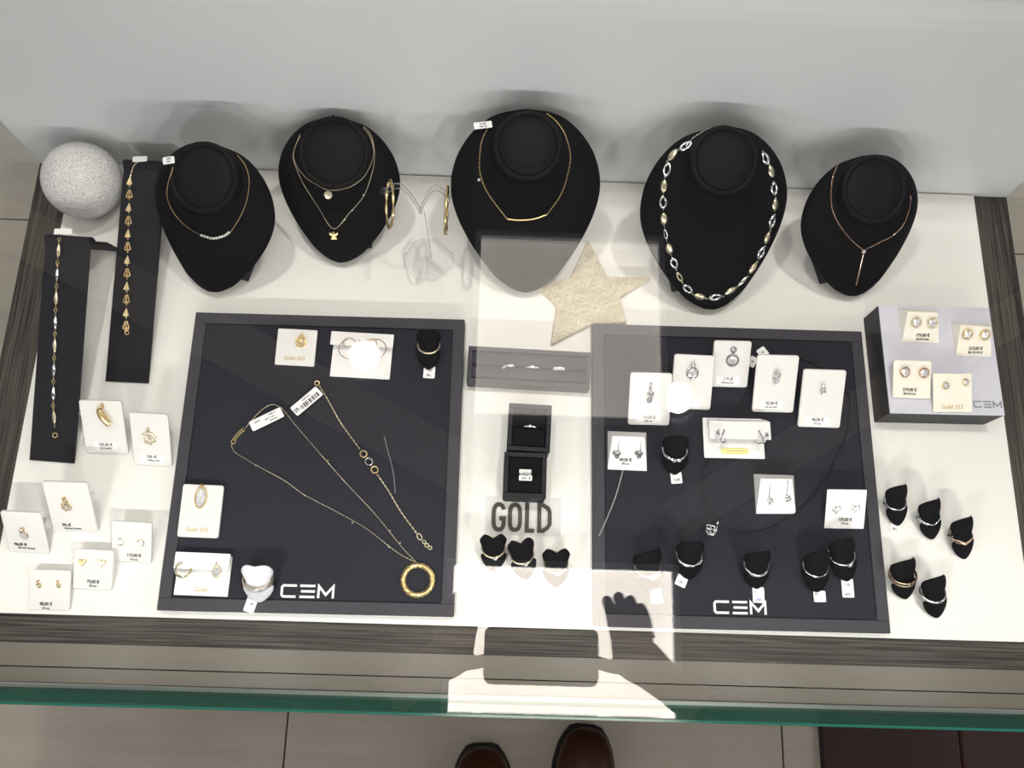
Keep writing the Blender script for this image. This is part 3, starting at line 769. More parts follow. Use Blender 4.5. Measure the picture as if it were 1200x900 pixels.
# necklace 4: leaf links
links = [(804, 172, 62, 's'), (789, 182, 70, 'g'), (782, 199, 78, 's'), (778, 218, 85, 'g'), (777, 237, 90, 's'), (778, 256, 97, 'g'), (780, 274, 105, 't'), (784.5, 291, 108, 'g'), (790, 308, 112, 's'), (796.5, 324, 118, 'u'), (806, 338, 135, 's'), (820, 346.5, 165, 'g'), (838, 347.5, 190, 's'), (855, 340, 210, 'g'), (869, 329, 225, 't'), (881, 313.5, 233, 'g'), (891, 296, 243, 's'), (898, 278, 252, 'g'), (904, 259.5, 258, 's'), (907, 240, 266, 'g'), (906.5, 221, 275, 's'), (902.5, 201, 283, 'g'), (896, 186, 300, 's')]
P = [cast(3, (a, b_), .0012) for a, b_, *_ in links]
pts0 = [p[0] for p in P]
g = thing('necklace', 'chunky two tone leaf link necklace in gold and silver', 'necklace', loc=pts0[0], group='necklaces on black busts')
for i, ((a, b_, ang, kd), (p, n)) in enumerate(zip(links, P)):
    q0 = P[i - 1][0] if i > 0 else p; q1 = P[i + 1][0] if i < len(P) - 1 else p
    t = (q1 - q0).normalized(); t = (t - n * t.dot(n)).normalized(); s = n.cross(t)
    fr = frame_from(p, t, s, n); m = MB(); Lk = .0082 if kd in 'sg' else .0075; Wk = {'s': .0046, 'g': .0044, 't': .0022, 'u': .003}[kd]
    prof = [(Lk * math.cos(PI - PI * q / 10), Wk * math.sin(PI * q / 10) ** 1.25) for q in range(11)]; pl = prof + [(x, -y) for x, y in prof[1:-1][::-1]]
    pl = pl[::-1]; inn = [(x * .52, y * .5) for x, y in pl]
    nn = len(pl)
    if i % 2 == 0 or kd in 'tu':   # open rim link with inner lens
        vs_ = [(x, y, 0) for x, y in pl] + [(x * .9, y * .88, .0017) for x, y in pl] + [(x * .62, y * .55, .0014) for x, y in pl] + [(x * .55, y * .45, .0002) for x, y in pl]
        fs_ = [(r_ * nn + k_, r_ * nn + (k_ + 1) % nn, (r_ + 1) * nn + (k_ + 1) % nn, (r_ + 1) * nn + k_) for r_ in range(3) for k_ in range(nn)]
        m.add(vs_, fs_, True, fr)
    else:
        m.rings([[(x, y, 0) for x, y in pl], [(x * .85, y * .8, .0016) for x, y in pl], [(x * .45, y * .35, .0026) for x, y in pl]], True, True, True, mtx=fr)
    m.torus(fr @ Vector((Lk + .0008, 0, .0008)), s, .0012, .0004, 10, 5)
    sub('leaf_link', m, 'palegold' if (kd in 'gu') else 'silver', g)
pe = drape(3, [(804, 172), (812, 163), (822, 156), (833, 151)], .001)
if len(pe) > 2: sub('clasp_chain', chain_mb(pe, .003, .0009), 'silver', g)
# necklace 5
z = drape(4, [(984, 190), (977, 205), (974, 222), (975, 243), (984, 263), (1000, 283), (1011.5, 293)]); z3 = drape(4, [(1011.5, 293), (1030, 284), (1047, 275), (1060, 260), (1067, 235), (1065, 228)])
g = chain_thing('necklace', 'fine rose gold necklace with a stone and straight drop bar', 'necklace', z + z3, 'rose', .002, .0005, 'necklaces on black busts')
m = MB(); c_ = cast(4, (1011.5, 294.5), .0016); m.gem(c_[0], .0026, nrm=c_[1]); sub('stone', m, 'stone', g)
d1 = drape(4, [(1011, 298), (1007, 315), (1003, 333)], .0012); m = MB(); m.tube(d1, .0009, 8); sub('drop_bar', m, 'rose', g)

# ------------------------------------------------------------------ bracelet ramps
def ramp(bm, tm, wb, h, label, wd=None, roundtop=False):
    b0 = at(*bm, 0.002); t = at(*tm, h); dv = Vector((t.x - b0.x, t.y - b0.y, 0)); Ly = dv.length; v = dv.normalized(); u = Vector((v.y, -v.x, 0))
    fr = frame_from(Vector((b0.x, b0.y, 0)), u, v, Vector((0, 0, 1)))
    W = wb
    prof = [(0, .002)]; 
    for k in range(1, 9): prof.append((Ly * .93 * k / 8, .002 + (h - .008) * (k / 8)))
    for k in range(1, 8):
        a = PI / 2 + math.radians(20) - math.radians(150) * k / 7; prof.append((Ly * .93 + .002 + .008 * math.cos(a) + .004, h - .010 + .010 * math.sin(a)))
    e = prof[-1]; prof += [(e[0] + .012, e[1] - .025), (e[0] + .020, .0012)]
    th = .0028; rs = []
    P2 = [Vector((0, y, z)) for y, z in prof]; low = []
    for i, p in enumerate(P2):
        a = P2[min(i + 1, len(P2) - 1)] - P2[max(i - 1, 0)]; nn = Vector((0, -a.z, a.y)).normalized(); low.append(p - nn * th)
    for p in low: p.z = max(p.z, .0003)
    r = thing('bracelet_ramp', label, 'bracelet stand', fr, group='black bracelet stands')
    m = MB(); rs = []
    for i, (p, q) in enumerate(zip(P2, low)):
        ww_ = W
        rs.append([Vector((-ww_ / 2, q.y, q.z)), Vector((ww_ / 2, q.y, q.z)), Vector((ww_ / 2, p.y, p.z - .0006)), Vector((ww_ / 2 - .0008, p.y, p.z)), Vector((-ww_ / 2 + .0008, p.y, p.z)), Vector((-ww_ / 2, p.y, p.z - .0006))])
    m.rings(rs, True, True, False); m.build('ramp_sheet', 'stand', r)
    return fr, m.bvh(fr), r
rA, bA, _ = ramp((60.5, 541), (80, 269), .0515, .080, 'black bracelet ramp at the left edge holding the two tone bracelet')
rB, bB, _ = ramp((148.5, 448), (170, 180), .0505, .060, 'black bracelet ramp beside the granular ball holding the shell bracelet')
def castb(bv, px, off):
    d = ray(*px); hit, nrm, _, _ = bv.ray_cast(CP, d)
    if hit is None: return None
    if nrm.dot(d) > 0: nrm = -nrm
    return hit + nrm * off, nrm
def px_path(a, n):
    P = catmull([Vector((x, y, 0)) for x, y in a], 12); tot = sum((P[i + 1] - P[i]).length for i in range(len(P) - 1)); st = tot / (n - 1) * .9999
    return resample(P, st)
# two tone bracelet: slender twisted navettes with small rings between them
pth = px_path([(70, 280), (67, 330), (64.5, 410), (63, 470), (65, 503)], 9)
g = thing('bracelet', 'slim two tone bracelet of twisted long links on the left ramp', 'bracelet', loc=castb(bA, (70, 281), 0)[0] if castb(bA, (70, 281), 0) else at(70, 281, .07), group='bracelets on ramps')
for i in range(len(pth) - 1):
    a, b_ = pth[i], pth[i + 1]
    A = castb(bA, (a.x, a.y), .0014); B = castb(bA, (b_.x, b_.y), .0014)
    if not A or not B: continue
    A, B = A[0], B[0]; d = (B - A); s = d.normalized(); m = MB()
    ps = [A.lerp(B, .2 + .6 * q / 10) for q in range(11)]
    m.tube(ps, [.0004 + .0024 * math.sin(PI * q / 10) ** .9 for q in range(11)], 7, flat=.5, up=(1, .25 * (-1) ** i, .2))
    sub('long_link', m, 'silver' if i in (1, 3, 5, 6) else 'palegold', g)
    m = MB(); m.torus(A, (0, -.3, 1), .0017, .0004, 14, 5); m.torus(A.lerp(B, .14), (1, 0, 0), .0015, .0003, 12, 5, sq=.6); m.torus(A.lerp(B, .87), (1, 0, 0), .0015, .0003, 12, 5, sq=.6)
    sub('link_ring', m, 'gold', g)
c_ = castb(bA, (65, 510), .001)[0]; m = MB(); m.torus(c_, (0, -.3, 1), .0026, .0006, 20, 6); sub('clasp_ring', m, 'gold', g)
flat_tag(g, ((63, 268), (84, 268), (85, 274), (64, 275)), .0815, [], .003)
# shell bracelet
pth = px_path([(153, 213), (151, 270), (149.5, 330), (148.5, 382)], 12)
g = thing('bracelet', 'gold bracelet of fan shaped shell links on the second ramp', 'bracelet', loc=castb(bB, (153, 213), 0)[0], group='bracelets on ramps')
for i, p_ in enumerate(pth):
    A = castb(bB, (p_.x, p_.y), .0012)
    if not A: continue
    p, n = A; v = (castb(bB, (p_.x + .15, p_.y - 6), .0012)[0] - p).normalized(); u = v.cross(n).normalized(); fr = frame_from(p, u, v, n); m = MB()
    if i % 2 == 0:
        nn = 13; rim = [(.0037 * math.cos(a), -.0032 + .0016 * -math.sin(a)) for a in [PI - PI * q / (nn - 1) for q in range(nn)]]
        vs_ = [(0, .0062, .0006), (0, .0062, 0)]
        vs_ += [(x, y, .0005 + (.0016 if q % 2 else .0008)) for q, (x, y) in enumerate(rim)] + [(x, y, 0) for x, y in rim]
        fs_ = [(0, 2 + q, 3 + q) for q in range(nn - 1)] + [(2 + q, 2 + nn + q, 3 + nn + q, 3 + q) for q in range(nn - 1)] + [(0, 1, 2 + nn, 2), (0, 1 + nn, 1 + 2 * nn, 1)]
        m.add(vs_, fs_, False, fr)
    else:
        pl = [(.0010, .0055), (.0030, -.001), (.0036, -.0028), (.0018, -.0042), (0, -.0046), (-.0018, -.0042), (-.0036, -.0028), (-.0030, -.001), (-.0010, .0055)]
        m.tube([(x, y, .001) for x, y in pl], .0007, 6, mtx=fr, closed=True); m.tube([(0, .005, .0014), (0, -.004, .0014)], .0007, 6, mtx=fr)
        m.tube([(-.0015, -.0035, .0012), (0, -.001, .0014), (.0015, -.0035, .0012)], .0005, 5, mtx=fr)
    m.torus(fr @ Vector((0, -.0062, .0008)), u, .0013, .0004, 12, 5)
    sub('shell_link', m, 'palegold' if i % 2 == 0 else 'gold', g)
m = MB()
for q, px in enumerate(((148.5, 386), (149, 390))):
    m.torus(castb(bB, px, .001)[0], (q * .4, -.3, 1), .0022, .0005, 16, 5)
sub('clasp_ring', m, 'gold', g)
tb = drape
pp = [castb(bB, q, .0013) for q in ((153, 213), (154.5, 203), (158, 193), (164, 190), (172, 189))]; pp = [q[0] for q in pp if q]
if len(pp) > 2: sub('clasp_chain', chain_mb(catmull(pp, 4), .0028, .0009), 'palegold', g)
flat_tag(g, ((155, 184), (172, 183), (173, 189), (156, 190)), .0615, [], .003)

# ------------------------------------------------------------------ acrylic earring stand with hoops
c0 = at(502, 303, .004)
r = thing('earring_stand', 'clear acrylic stand with octagonal foot between two busts', 'earring stand', loc=(c0.x, c0.y, 0))
oc = [at(*p, .004) for p in ((472, 300), (488, 280), (512, 279), (531, 298), (531, 309), (508.5, 327.5), (488, 326), (474, 308))]
MB().slab([(p.x - c0.x, p.y - c0.y) for p in oc][::-1], .0004, .004, .0012).build('foot', 'acrylic', r)
MB().tube([(p.x - c0.x, p.y - c0.y, .0042) for p in oc], .0005, 6, closed=True).build('foot_rim', 'acrylicedge', r)  # thin pale tube imitates the bright refracted edge of the foot
m = MB(); m.box((0, 0, .0655), (.0085, .003, .123)); m.build('stem', 'acrylic', r)
m = MB(); m.tube([(.0042, 0, .006), (.0042, 0, .126)], .0004, 5); m.build('stem_edge', 'acrylicline', r)  # grey tube imitates the dark line along the clear stem
zt = .127
for side in (-1, 1):
    end = at(*((450, 224) if side < 0 else (525, 228)), zt + .008); s0 = Vector((0, 0, zt)); e0 = Vector((end.x - c0.x, end.y - c0.y, zt + .008))
    ps = []
    for q in range(13):
        t = q / 12; p = s0.lerp(e0, t); p.z += .020 * math.sin(PI * min(1, t * 1.08)) * (1 - .2 * t); p.y += .008 * math.sin(PI * t); ps.append(p)
    m = MB(); m.tube(ps, .0034, 4, flat=.45, up=(0, 1, 0)); m.build('arm', 'acrylic', r)
    m = MB(); m.tube([p + Vector((0, .0016, .0030)) for p in ps], .00055, 5); m.tube([p + Vector((0, -.0016, -.0026)) for p in ps], .0004, 5); m.build('arm_edge', 'acrylicline', r)  # grey tubes imitate the shaded outlines of the clear arm
    m = MB(); m.ball(e0, .004, 6); m.build('arm_tip', 'acrylic', r)
def hoop(top, zt_, bot, zb_, nrmx, label):
    a = at(*top, zt_); b_ = at(*bot, zb_); R_ = (a - b_).length / 2; d = (a - b_).normalized(); nn = Vector(nrmx); nn = (nn - d * nn.dot(d)).normalized(); c_ = (a + b_) / 2
    m = MB(); rs = []
    y = nn.cross(d)
    for i in range(49):
        t = 2 * PI * i / 48; dd = d * math.cos(t) + y * math.sin(t); tw = i * .9
        rs.append([c_ + dd * (R_ + .0017 * math.cos(2 * PI * q / 8 + tw)) + nn * (.0017 * math.sin(2 * PI * q / 8 + tw) * (1 + .3 * math.sin(i * 1.3))) for q in range(8)])
    m.rings(rs, False, False, True); return tag(m.build('hoop_earring', 'gold', None, a), label, 'earring', 'gold hoop earrings on the acrylic stand')
hoop((459, 215), .142, (454.5, 263), .098, (1, .28, 0), 'large twisted gold hoop on the left arm of the clear stand')
hoop((524, 222), .142, (522.5, 270), .098, (1, .02, 0), 'large twisted gold hoop on the right arm of the clear stand')
# ------------------------------------------------------------------ cards
def card(TL, TR, BR, BL, z0, label, h=None, m='card', r=.003, t=.0028, leg=True, cat='jewellery card', group='white display cards'):
    fr, w, Ln, h = quad_frame(TL, TR, BR, BL, z0 + .0006, h)
    g = thing('display_card', label, cat, fr, group=group)
    MB().slab(rrect(w, Ln, r, 5, 0, Ln / 2), 0, t, .0008).build('card_front', m, g)
    if leg and h > .012:
        dn = inv(fr).to_3x3() @ Vector((0, 0, -1)); a = Vector((0, Ln * .72, -.0002)); wz = (fr @ a).z - z0 - .0006
        fo = a + dn * wz - (inv(fr).to_3x3() @ Vector((0, 0, 0))); hw_ = w * .16
        m_ = MB(); e = Vector((0, .0006, .0006)); back = inv(fr).to_3x3() @ Vector((0, 0, 1)).cross(fr.to_3x3() @ Vector((1, 0, 0))); fo = fo + back * .008
        m_.add([a + Vector((-hw_, 0, 0)), a + Vector((hw_, 0, 0)), fo + Vector((hw_ * 1.5, 0, 0)), fo + Vector((-hw_ * 1.5, 0, 0)), a + Vector((-hw_, .0012, 0)), a + Vector((hw_, .0012, 0)), fo + Vector((hw_ * 1.5, .0012, 0)), fo + Vector((-hw_ * 1.5, .0012, 0))], [(0, 1, 2, 3), (7, 6, 5, 4), (0, 4, 5, 1), (1, 5, 6, 2), (2, 6, 7, 3), (3, 7, 4, 0)])
        m_.build('easel_leg', m, g)
    return g, fr, w, Ln, t, h
def sticker(cd, px, wpx, lines, sz=(.0052, .0031), h=.0095, text_m='ink', m='paper', dx=(0, 0)):
    g, fr, w, Ln, t, _ = cd; u_, v_ = on_plane(fr, px, t); wd = wpx * .001
    if m: o = MB().slab(rrect(wd, h, .0008, 3, u_, v_), t, t + .0002).build('price_sticker', m, g)
    else: o = g
    for k, s in enumerate(lines):
        if not s: continue
        yy = v_ + (h * .22 if k == 0 else -h * .27) if len(lines) > 1 else v_
        text_obj('price_text', s, sz[k], T(u_ + dx[k], yy, t + .0003), text_m, o, sx=.85)
def imprint(cd, px, s, size, m='goldink', sx=1.0):
    g, fr, w, Ln, t, _ = cd; u_, v_ = on_plane(fr, px, t); text_obj('card_print', s, size, T(u_, v_, t + .0001), m, g, sx=sx)
def jewel_frame(cd, px, off=0.0):
    g, fr, w, Ln, t, _ = cd; u_, v_ = on_plane(fr, px, t + off); return fr @ T(u_, v_, t + off)
def jthing(cd, px, label, name='pendant', cat='pendant', off=0.0, group='pendants on white cards'):
    return thing(name, label, cat, jewel_frame(cd, px, off), group=group)
def bail(g, y, m='gold', r=.0022):
    mb = MB(); mb.torus((0, y, .0018), (1, 0, .3), r, .0006, 14, 6, flat=1.8); mb.build('bail', m, g)
def heart_pts(s, n=20):
    out = []
    for i in range(n):
        t = 2 * PI * i / n; out.append((s * .0625 * 16 * math.sin(t) ** 3, s * .0625 * (13 * math.cos(t) - 5 * math.cos(2 * t) - 2 * math.cos(3 * t) - math.cos(4 * t))))
    return out[::-1]
# --- left group on the white board
cd = card((93, 468), (143, 469), (151.5, 531), (102.5, 530), 0, 'white card with a curved gold horn pendant beside the left ramp')
sticker(cd, (124, 523), 25, ['105,00 €', '333 Au.WR.'])
g = jthing(cd, (122, 487), 'curved gold horn pendant with ridges on a white card')
m = MB(); ps = [Vector((-.0035 + .009 * (q / 10) ** 1.6 + .0008, .0095 - .0195 * q / 10, .004)) for q in range(11)]
m.tube(ps, [.0030 + .0024 * math.sin(PI * (q + 1.5) / 13) for q in range(11)], 12, flat=.8); m.build('horn_body', 'gold', g)
m = MB()
for e in (.0012, .0034): m.tube([p + Vector((e, .0008, .0036 - e * .5)) for p in ps[1:]], .0008, 6)
m.build('ridge', 'palegold', g); bail(g, .0125)
cd = card((153, 483), (197, 484), (203.5, 546), (155 + 3, 543.5), 0, 'white card with a ship wheel pendant beside the left tray')
sticker(cd, (178, 537), 28, ['106,-€', '333Bmp Zirk.'], dx=(0, .002))
g = jthing(cd, (175, 513), 'gold ship wheel pendant with eight handles on a white card')
m = MB(); m.torus((0, 0, .001), (0, 0, 1), .0065, .0008, 32, 6); m.torus((0, 0, .001), (0, 0, 1), .0022, .0008, 20, 6)
for q in range(8):
    a = PI / 4 * q + .2; m.tube([(.002 * math.cos(a), .002 * math.sin(a), .001), (.0080 * math.cos(a), .0080 * math.sin(a), .001)], .0005, 5); m.ball((.0082 * math.cos(a), .0082 * math.sin(a), .001), .0008, 5)
m.build('wheel', 'palegold', g); m = MB(); m.gem((0, 0, .0016), .0016); m.build('stone', 'stone', g); bail(g, .0108, 'palegold')
cd = card((49, 563), (102, 564), (116, 622), (64, 620.5), 0, 'white card with a small gold stone cluster pendant at upper left of its group')
sticker(cd, (85, 617), 27, ['98,-€', '585Amp Zirkonia'], dx=(-.006, 0), m=None)
g = jthing(cd, (78, 592), 'gold openwork cluster pendant on the card nearest the ramp foot')
m = MB(); rr = random.Random(2)
for q in range(7):
    a = 2 * PI * q / 7; m.torus((.0038 * math.cos(a), .0038 * math.sin(a) - .001, .0012), (0, 0, 1), .0019, .0005, 12, 5)
m.torus((0, .006, .0012), (0, 0, 1), .0022, .0005, 12, 5); m.build('openwork', 'gold', g)
m = MB(); m.gem((0, -.001, .0018), .0024); m.gem((.004, -.003, .0016), .0013); m.gem((-.004, -.003, .0016), .0013); m.gem((0, .006, .0016), .0013); m.build('stones', 'stone', g); bail(g, .0095)
cd = card((1, 598), (49, 599), (59, 647.5), (13, 645), 0, 'white card with a round stone pendant at the left wood rim')
sticker(cd, (31, 640), 30, ['98,00 €', '333 WP Zirkonia'], dx=(-.006, 0), m=None)
g = jthing(cd, (29, 627), 'round clear stone pendant with gold bail at the left wood rim')
m = MB(); m.torus((0, 0, .001), (0, 0, 1), .0042, .0007, 24, 6); m.build('setting', 'palegold', g)
m = MB(); m.gem((0, 0, .002), .0042, .0018, 10); m.build('stone', 'stone', g)
m = MB(); m.torus((0, .0075, .0015), (1, 0, .4), .0028, .001, 16, 6, flat=1.6); m.build('bail', 'rose', g)
def studs(cd, pxs, kind, labels, m='gold', group='stud earrings on white cards', name='stud_earring'):
    for px, lb in zip(pxs, labels):
        g = jthing(cd, px, lb, name, 'earring', 0, group)
        mb = MB()
        if kind == 'flower':
            for q in range(5): a = 2 * PI * q / 5 + .3; mb.ball((.0016 * math.cos(a), .0016 * math.sin(a), .0014), .0014, 5, (1, 1, .7))
            mb.torus((-.0003, -.0008, .0014), (0, 0, 1), .0026, .0004, 14, 5, sq=1.3)
        elif kind == 'heart': mb.slab(heart_pts(.0044), .0004, .0022, .0008)
        elif kind == 'ess':
            mb.torus((0, .0018, .0015), (0, 0, 1), .0019, .0007, 18, 6, arc=(0.3, 4.9)); mb.torus((0, -.0018, .0015), (0, 0, 1), .0020, .0008, 18, 6, arc=(-2.8, 2.2))
        elif kind == 'bezel': mb.torus((0, 0, .0014), (0, 0, 1), .0034, .0008, 24, 6)
        elif kind == 'bigbezel': mb.torus((0, 0, .002), (.0, 0, 1), .0050, .0012, 28, 8, flat=1.2)
        elif kind == 'openheart': mb.tube([(x, y, .0012) for x, y in heart_pts(.0052)], .0006, 6, closed=True)
        mb.tube([(0, 0, -.002), (0, 0, .001)], .0004, 5)
        mb.build('setting', m, g); mb = MB()
        if kind == 'flower': mb.gem((0, 0, .0028), .0012)
        if kind == 'ess': mb.gem((.0004, -.002, .0020), .0009)
        if kind == 'bezel': mb.gem((0, 0, .0022), .0031, .0014, 8)
        if kind == 'bigbezel': mb.gem((0, 0, .003), .0044, .002, 10)
        if kind == 'openheart': mb.gem((-.0012, -.0008, .0014), .0020); [mb.gem((x, y, .0020), .0006) for x, y in heart_pts(.0050, 14)[:8]]
        if mb.v: mb.build('stone', 'stone', g)
cd = card((133, 610), (180, 612), (178, 659), (132, 656.5), 0, 'white earring card with round clear studs beside the left tray', h=.017, r=.002)
sticker(cd, (157, 653), 30, ['119,00 €', '375 wm'], m=None)
studs(cd, ((141, 635), (165, 636)), 'bezel', ('round clear stud at the left of the card beside the tray', 'round clear stud at the right of the card beside the tray'), 'palegold')
cd = card((87.5, 642), (134, 645), (132, 691.5), (86, 689), 0, 'white earring card with gold heart studs', h=.012)
sticker(cd, (109, 684), 25, ['79,00 €', '333 wm'], m=None)
studs(cd, ((97, 658.5), (120, 659)), 'heart', ('left gold heart stud on the heart card', 'right gold heart stud on the heart card'))
cd = card((37, 667), (83, 668), (83, 715), (35.5, 714), 0, 'white earring card with curly gold studs in the front left corner', h=.012)
sticker(cd, (54, 710), 25, ['98,00 €', '333 wm'], m=None)
studs(cd, ((46, 684), (69, 684)), 'ess', ('left curly gold stud on the front corner card', 'right curly gold stud on the front corner card'))
# --- left tray
cd = card((328, 385), (373.5, 388), (368.5, 430), (322, 427.5), PZ, 'square white card with a round yellow stone pendant at the back of the left tray', h=.004, r=.0015)
imprint(cd, (345, 420), 'Gold 333', .0066)
g = jthing(cd, (353, 401), 'round gold pendant with a yellow stone on the left tray')
m = MB(); m.torus((0, 0, .0012), (0, 0, 1), .0060, .0011, 30, 8); m.torus((.0006, .001, .0015), (0, 0, 1), .0040, .0007, 24, 6); m.build('setting', 'gold', g)
m = MB(); m.gem((.0003, .0012, .003), .0026); m.build('stone', 'gold', g); bail(g, .0078)
def fold_card(TL, TR, BR, BL, label, flap_px, flap_h, over, z0=PZ, rb=.001):
    """flat card whose upper end folds up and forward as a raised flap"""
    fr, w, Ln, _ = quad_frame(TL, TR, BR, BL, z0 + .0006, .0)
    g = thing('display_card', label, 'jewellery card', fr, group='folded white earring cards')
    MB().slab(rrect(w, Ln, rb, 4, 0, Ln / 2), 0, .0008, .0002).build('card_front', 'foldcard', g)
    tp = inv(fr)
    # raised flap: a shallow box ridge along the top, standing flap_h above the card
    q = [tp @ at(*p, z0 + flap_h) for p in flap_px]     # TL TR BR BL of the flap face
    cx = sum(p.x for p in q) / 4; y1_ = (q[0].y + q[1].y) / 2; y0_ = (q[2].y + q[3].y) / 2; fw_ = (abs(q[1].x - q[0].x) + abs(q[2].x - q[3].x)) / 2
    m_ = MB(); m_.slab(rrect(fw_, y1_ - y0_, .001, 3, cx, (y0_ + y1_) / 2), flap_h - .0018, flap_h - .0006, .0003)
    m_.add([(cx - fw_ / 2, y1_ - .0002, flap_h - .001), (cx + fw_ / 2, y1_ - .0002, flap_h - .001), (cx + w / 2 - .001, Ln - .001, .0004), (cx - w / 2 + .001, Ln - .001, .0004),
            (cx - fw_ / 2, y1_ - .0012, flap_h - .0016), (cx + fw_ / 2, y1_ - .0012, flap_h - .0016), (cx + w / 2 - .001, Ln - .002, .0004), (cx - w / 2 + .001, Ln - .002, .0004)],
           [(0, 1, 2, 3), (7, 6, 5, 4), (0, 4, 5, 1), (1, 5, 6, 2), (3, 2, 6, 7), (0, 3, 7, 4)])
    m_.build('raised_flap', 'foldcard', g)
    return g, fr, w, Ln, .0008, flap_h
cd = fold_card((392, 390), (460, 393), (457, 445), (386, 441), 'folded white card with gold double hoop earrings on the left tray', ((388, 389), (461, 391), (461, 407), (387, 404)), .012, 0)
def at_h(cd, px, hh):
    g, fr, *_ = cd; u_, v_ = on_plane(fr, px, hh); return fr @ T(u_, v_, hh)
for px, sx, lb in (((411, 408), 1, 'left gold double hoop earring on the folded card'), ((438, 409), -1, 'right gold double hoop earring on the folded card')):
    g = thing('hoop_earring', lb, 'earring', at_h(cd, px, .015), group='double hoop earrings')
    m = MB()
    if sx > 0: m.torus((0, -.001, 0), (.1, .25, 1), .0135, .0006, 40, 6, arc=(1.2, 5.2), flat=1.6)
    else: m.torus((.001, 0, 0), (-.1, .25, 1), .0135, .0006, 44, 6, flat=1.4)
    m.build('large_hoop', 'rose', g)
    m = MB(); m.torus((-.002 if sx > 0 else -.004, .006, .0015), (0, .2, 1), .0070, .0006, 34, 6, flat=1.4); m.build('small_hoop', 'palegold', g)
    if sx > 0: m = MB(); m.torus((.002, -.001, -.001), (-.2, .1, 1), .0130, .0006, 14, 6, arc=(-.25, .35), flat=1.6); m.build('hoop_back', 'rose', g)
# tray cards at the lower left
cd = card((215.5, 568), (262, 568.5), (257, 631), (207.5, 629), PZ, 'tall white card with an oval sparkling pendant on the left tray', h=.004, r=.003)
imprint(cd, (231, 621), 'Gold 333', .0066)
g = jthing(cd, (235.5, 583), 'oval gold pendant paved with clear stones on the left tray')
m = MB(); m.torus((0, 0, .0012), (0, 0, 1), .0062, .0009, 36, 6, sq=1.85, xdir=(1, 0, 0)); m.build('setting', 'gold', g)
m = MB(); rr = random.Random(5)
for i in range(-2, 3):
    for j in range(-5, 6):
        x, y = i * .0020 + (.001 if j % 2 else 0), j * .0018
        if (x / .0055) ** 2 + (y / .0100) ** 2 < 1: m.gem((x, y, .0016), .0011)
m.build('stones', 'stone', g); bail(g, .0125)
cd = fold_card((207, 650), (271, 652), (266, 699.5), (204.5, 697), 'folded white card with one hoop and one drop earring on the left tray', ((204.5, 646.5), (270, 649), (268, 668.5), (204.5, 666.5)), .010, 0)
imprint(cd, (235, 691), 'Gold', .0070)
g = thing('hoop_earring', 'wide gold hoop earring on the folded card in the tray corner', 'earring', at_h(cd, (215, 668), .011), group='earrings on the Gold card')
m = MB(); m.torus((0, 0, 0), (.35, .45, 1), .0078, .0013, 26, 8, arc=(1.1, 5.8), flat=2.4); m.build('hoop', 'palegold', g)
m = MB()
for q in range(8): a = 2.2 + q * .3; m.gem((.008 * math.cos(a), .008 * math.sin(a) + .001, .0028), .0013)
m.build('stones', 'stone', g)
g = thing('drop_earring', 'gold drop earring with a pale stone on the folded card in the tray corner', 'earring', at_h(cd, (254, 670), .011), group='earrings on the Gold card')
m = MB(); m.torus((0, 0, .001), (0, 0, 1), .0042, .001, 22, 6, sq=1.3, xdir=(1, 0, 0)); m.tube([(-.001, .0045, .001), (-.0015, .010, .001)], .0008, 6); m.build('setting', 'palegold', g)
m = MB(); m.gem((0, -.0006, .002), .0042); m.build('stone', 'stone', g)
# --- right tray pendant cards
def stone_pendant(cd, px, label, kind):
    g = jthing(cd, px, label)
    m = MB(); s = MB()
    if kind == 'balls':
        m.torus((0, .009, .0015), (1, 0, .2), .0035, .0009, 16, 6, flat=1.5)
        m.ball((.0010, .0005, .003), .0030, 8, (1, 1, .7)); m.ball((-.001, -.0075, .003), .0033, 8, (1, 1, .7)); m.tube([(-.004, 0, .002), (.004, .001, .003)], .0008, 6); m.tube([(-.003, -.006, .002), (.004, -.004, .003)], .0006, 6)
        s.gem((.0012, .0035, .003), .0015); bm = 'darksilver'
    elif kind == 'halo':
        m.torus((0, 0, .0015), (0, 0, 1), .0066, .0011, 30, 8); m.torus((-.001, -.004, .002), (0, 0, 1), .0040, .0009, 14, 6, arc=(3.6, 5.6)); m.torus((0, .0092, .0015), (1, 0, .3), .0032, .0012, 16, 6, flat=2.4)
        s.gem((0, 0, .0025), .0052, .002, 10); bm = 'silver'
    elif kind == 'circle':
        m.torus((0, 0, .0015), (0, 0, 1), .0068, .0008, 30, 6, arc=(1.0, 6.8)); m.torus((0, .0088, .0012), (1, 0, 0), .0016, .0005, 12, 5); m.torus((0, .0128, .0015), (0, 0, 1), .003, .0007, 14, 5)
        s.gem((.0, 0, .0022), .0046, .002, 6); bm = 'darksilver'
    elif kind == 'bar':
        for q, (x, y) in enumerate(((-.001, .006), (.002, .002), (-.002, .0), (.0015, -.004), (-.0015, -.006))): m.torus((x, y, .0015), (.3 * (q % 2), 0, 1), .0028, .0007, 16, 6); s.gem((x, y, .0022), .0014)
        bm = 'silver'
    else:
        m.torus((0, .004, .002), (1, 0, .4), .0030, .0011, 16, 6, flat=2); m.torus((0, -.002, .0015), (0, 0, 1), .0030, .0010, 16, 6, sq=1.3, xdir=(1, 0, 0)); s.gem((.001, -.001, .0026), .0016); s.gem((-.001, -.004, .0026), .0014); bm = 'silver'
    m.build('setting', bm, g); s.build('stones', 'stone', g); return g
cd = card((740, 436), (788, 437), (784, 498), (735, 497), PZ, 'white card with a double ball pendant, leftmost of the raised pendant cards', h=.030)
sticker(cd, (760, 491), 28, ['159,00 €', '585 wm'])
stone_pendant(cd, (762, 461), 'dark silver pendant of two stacked balls', 'balls')
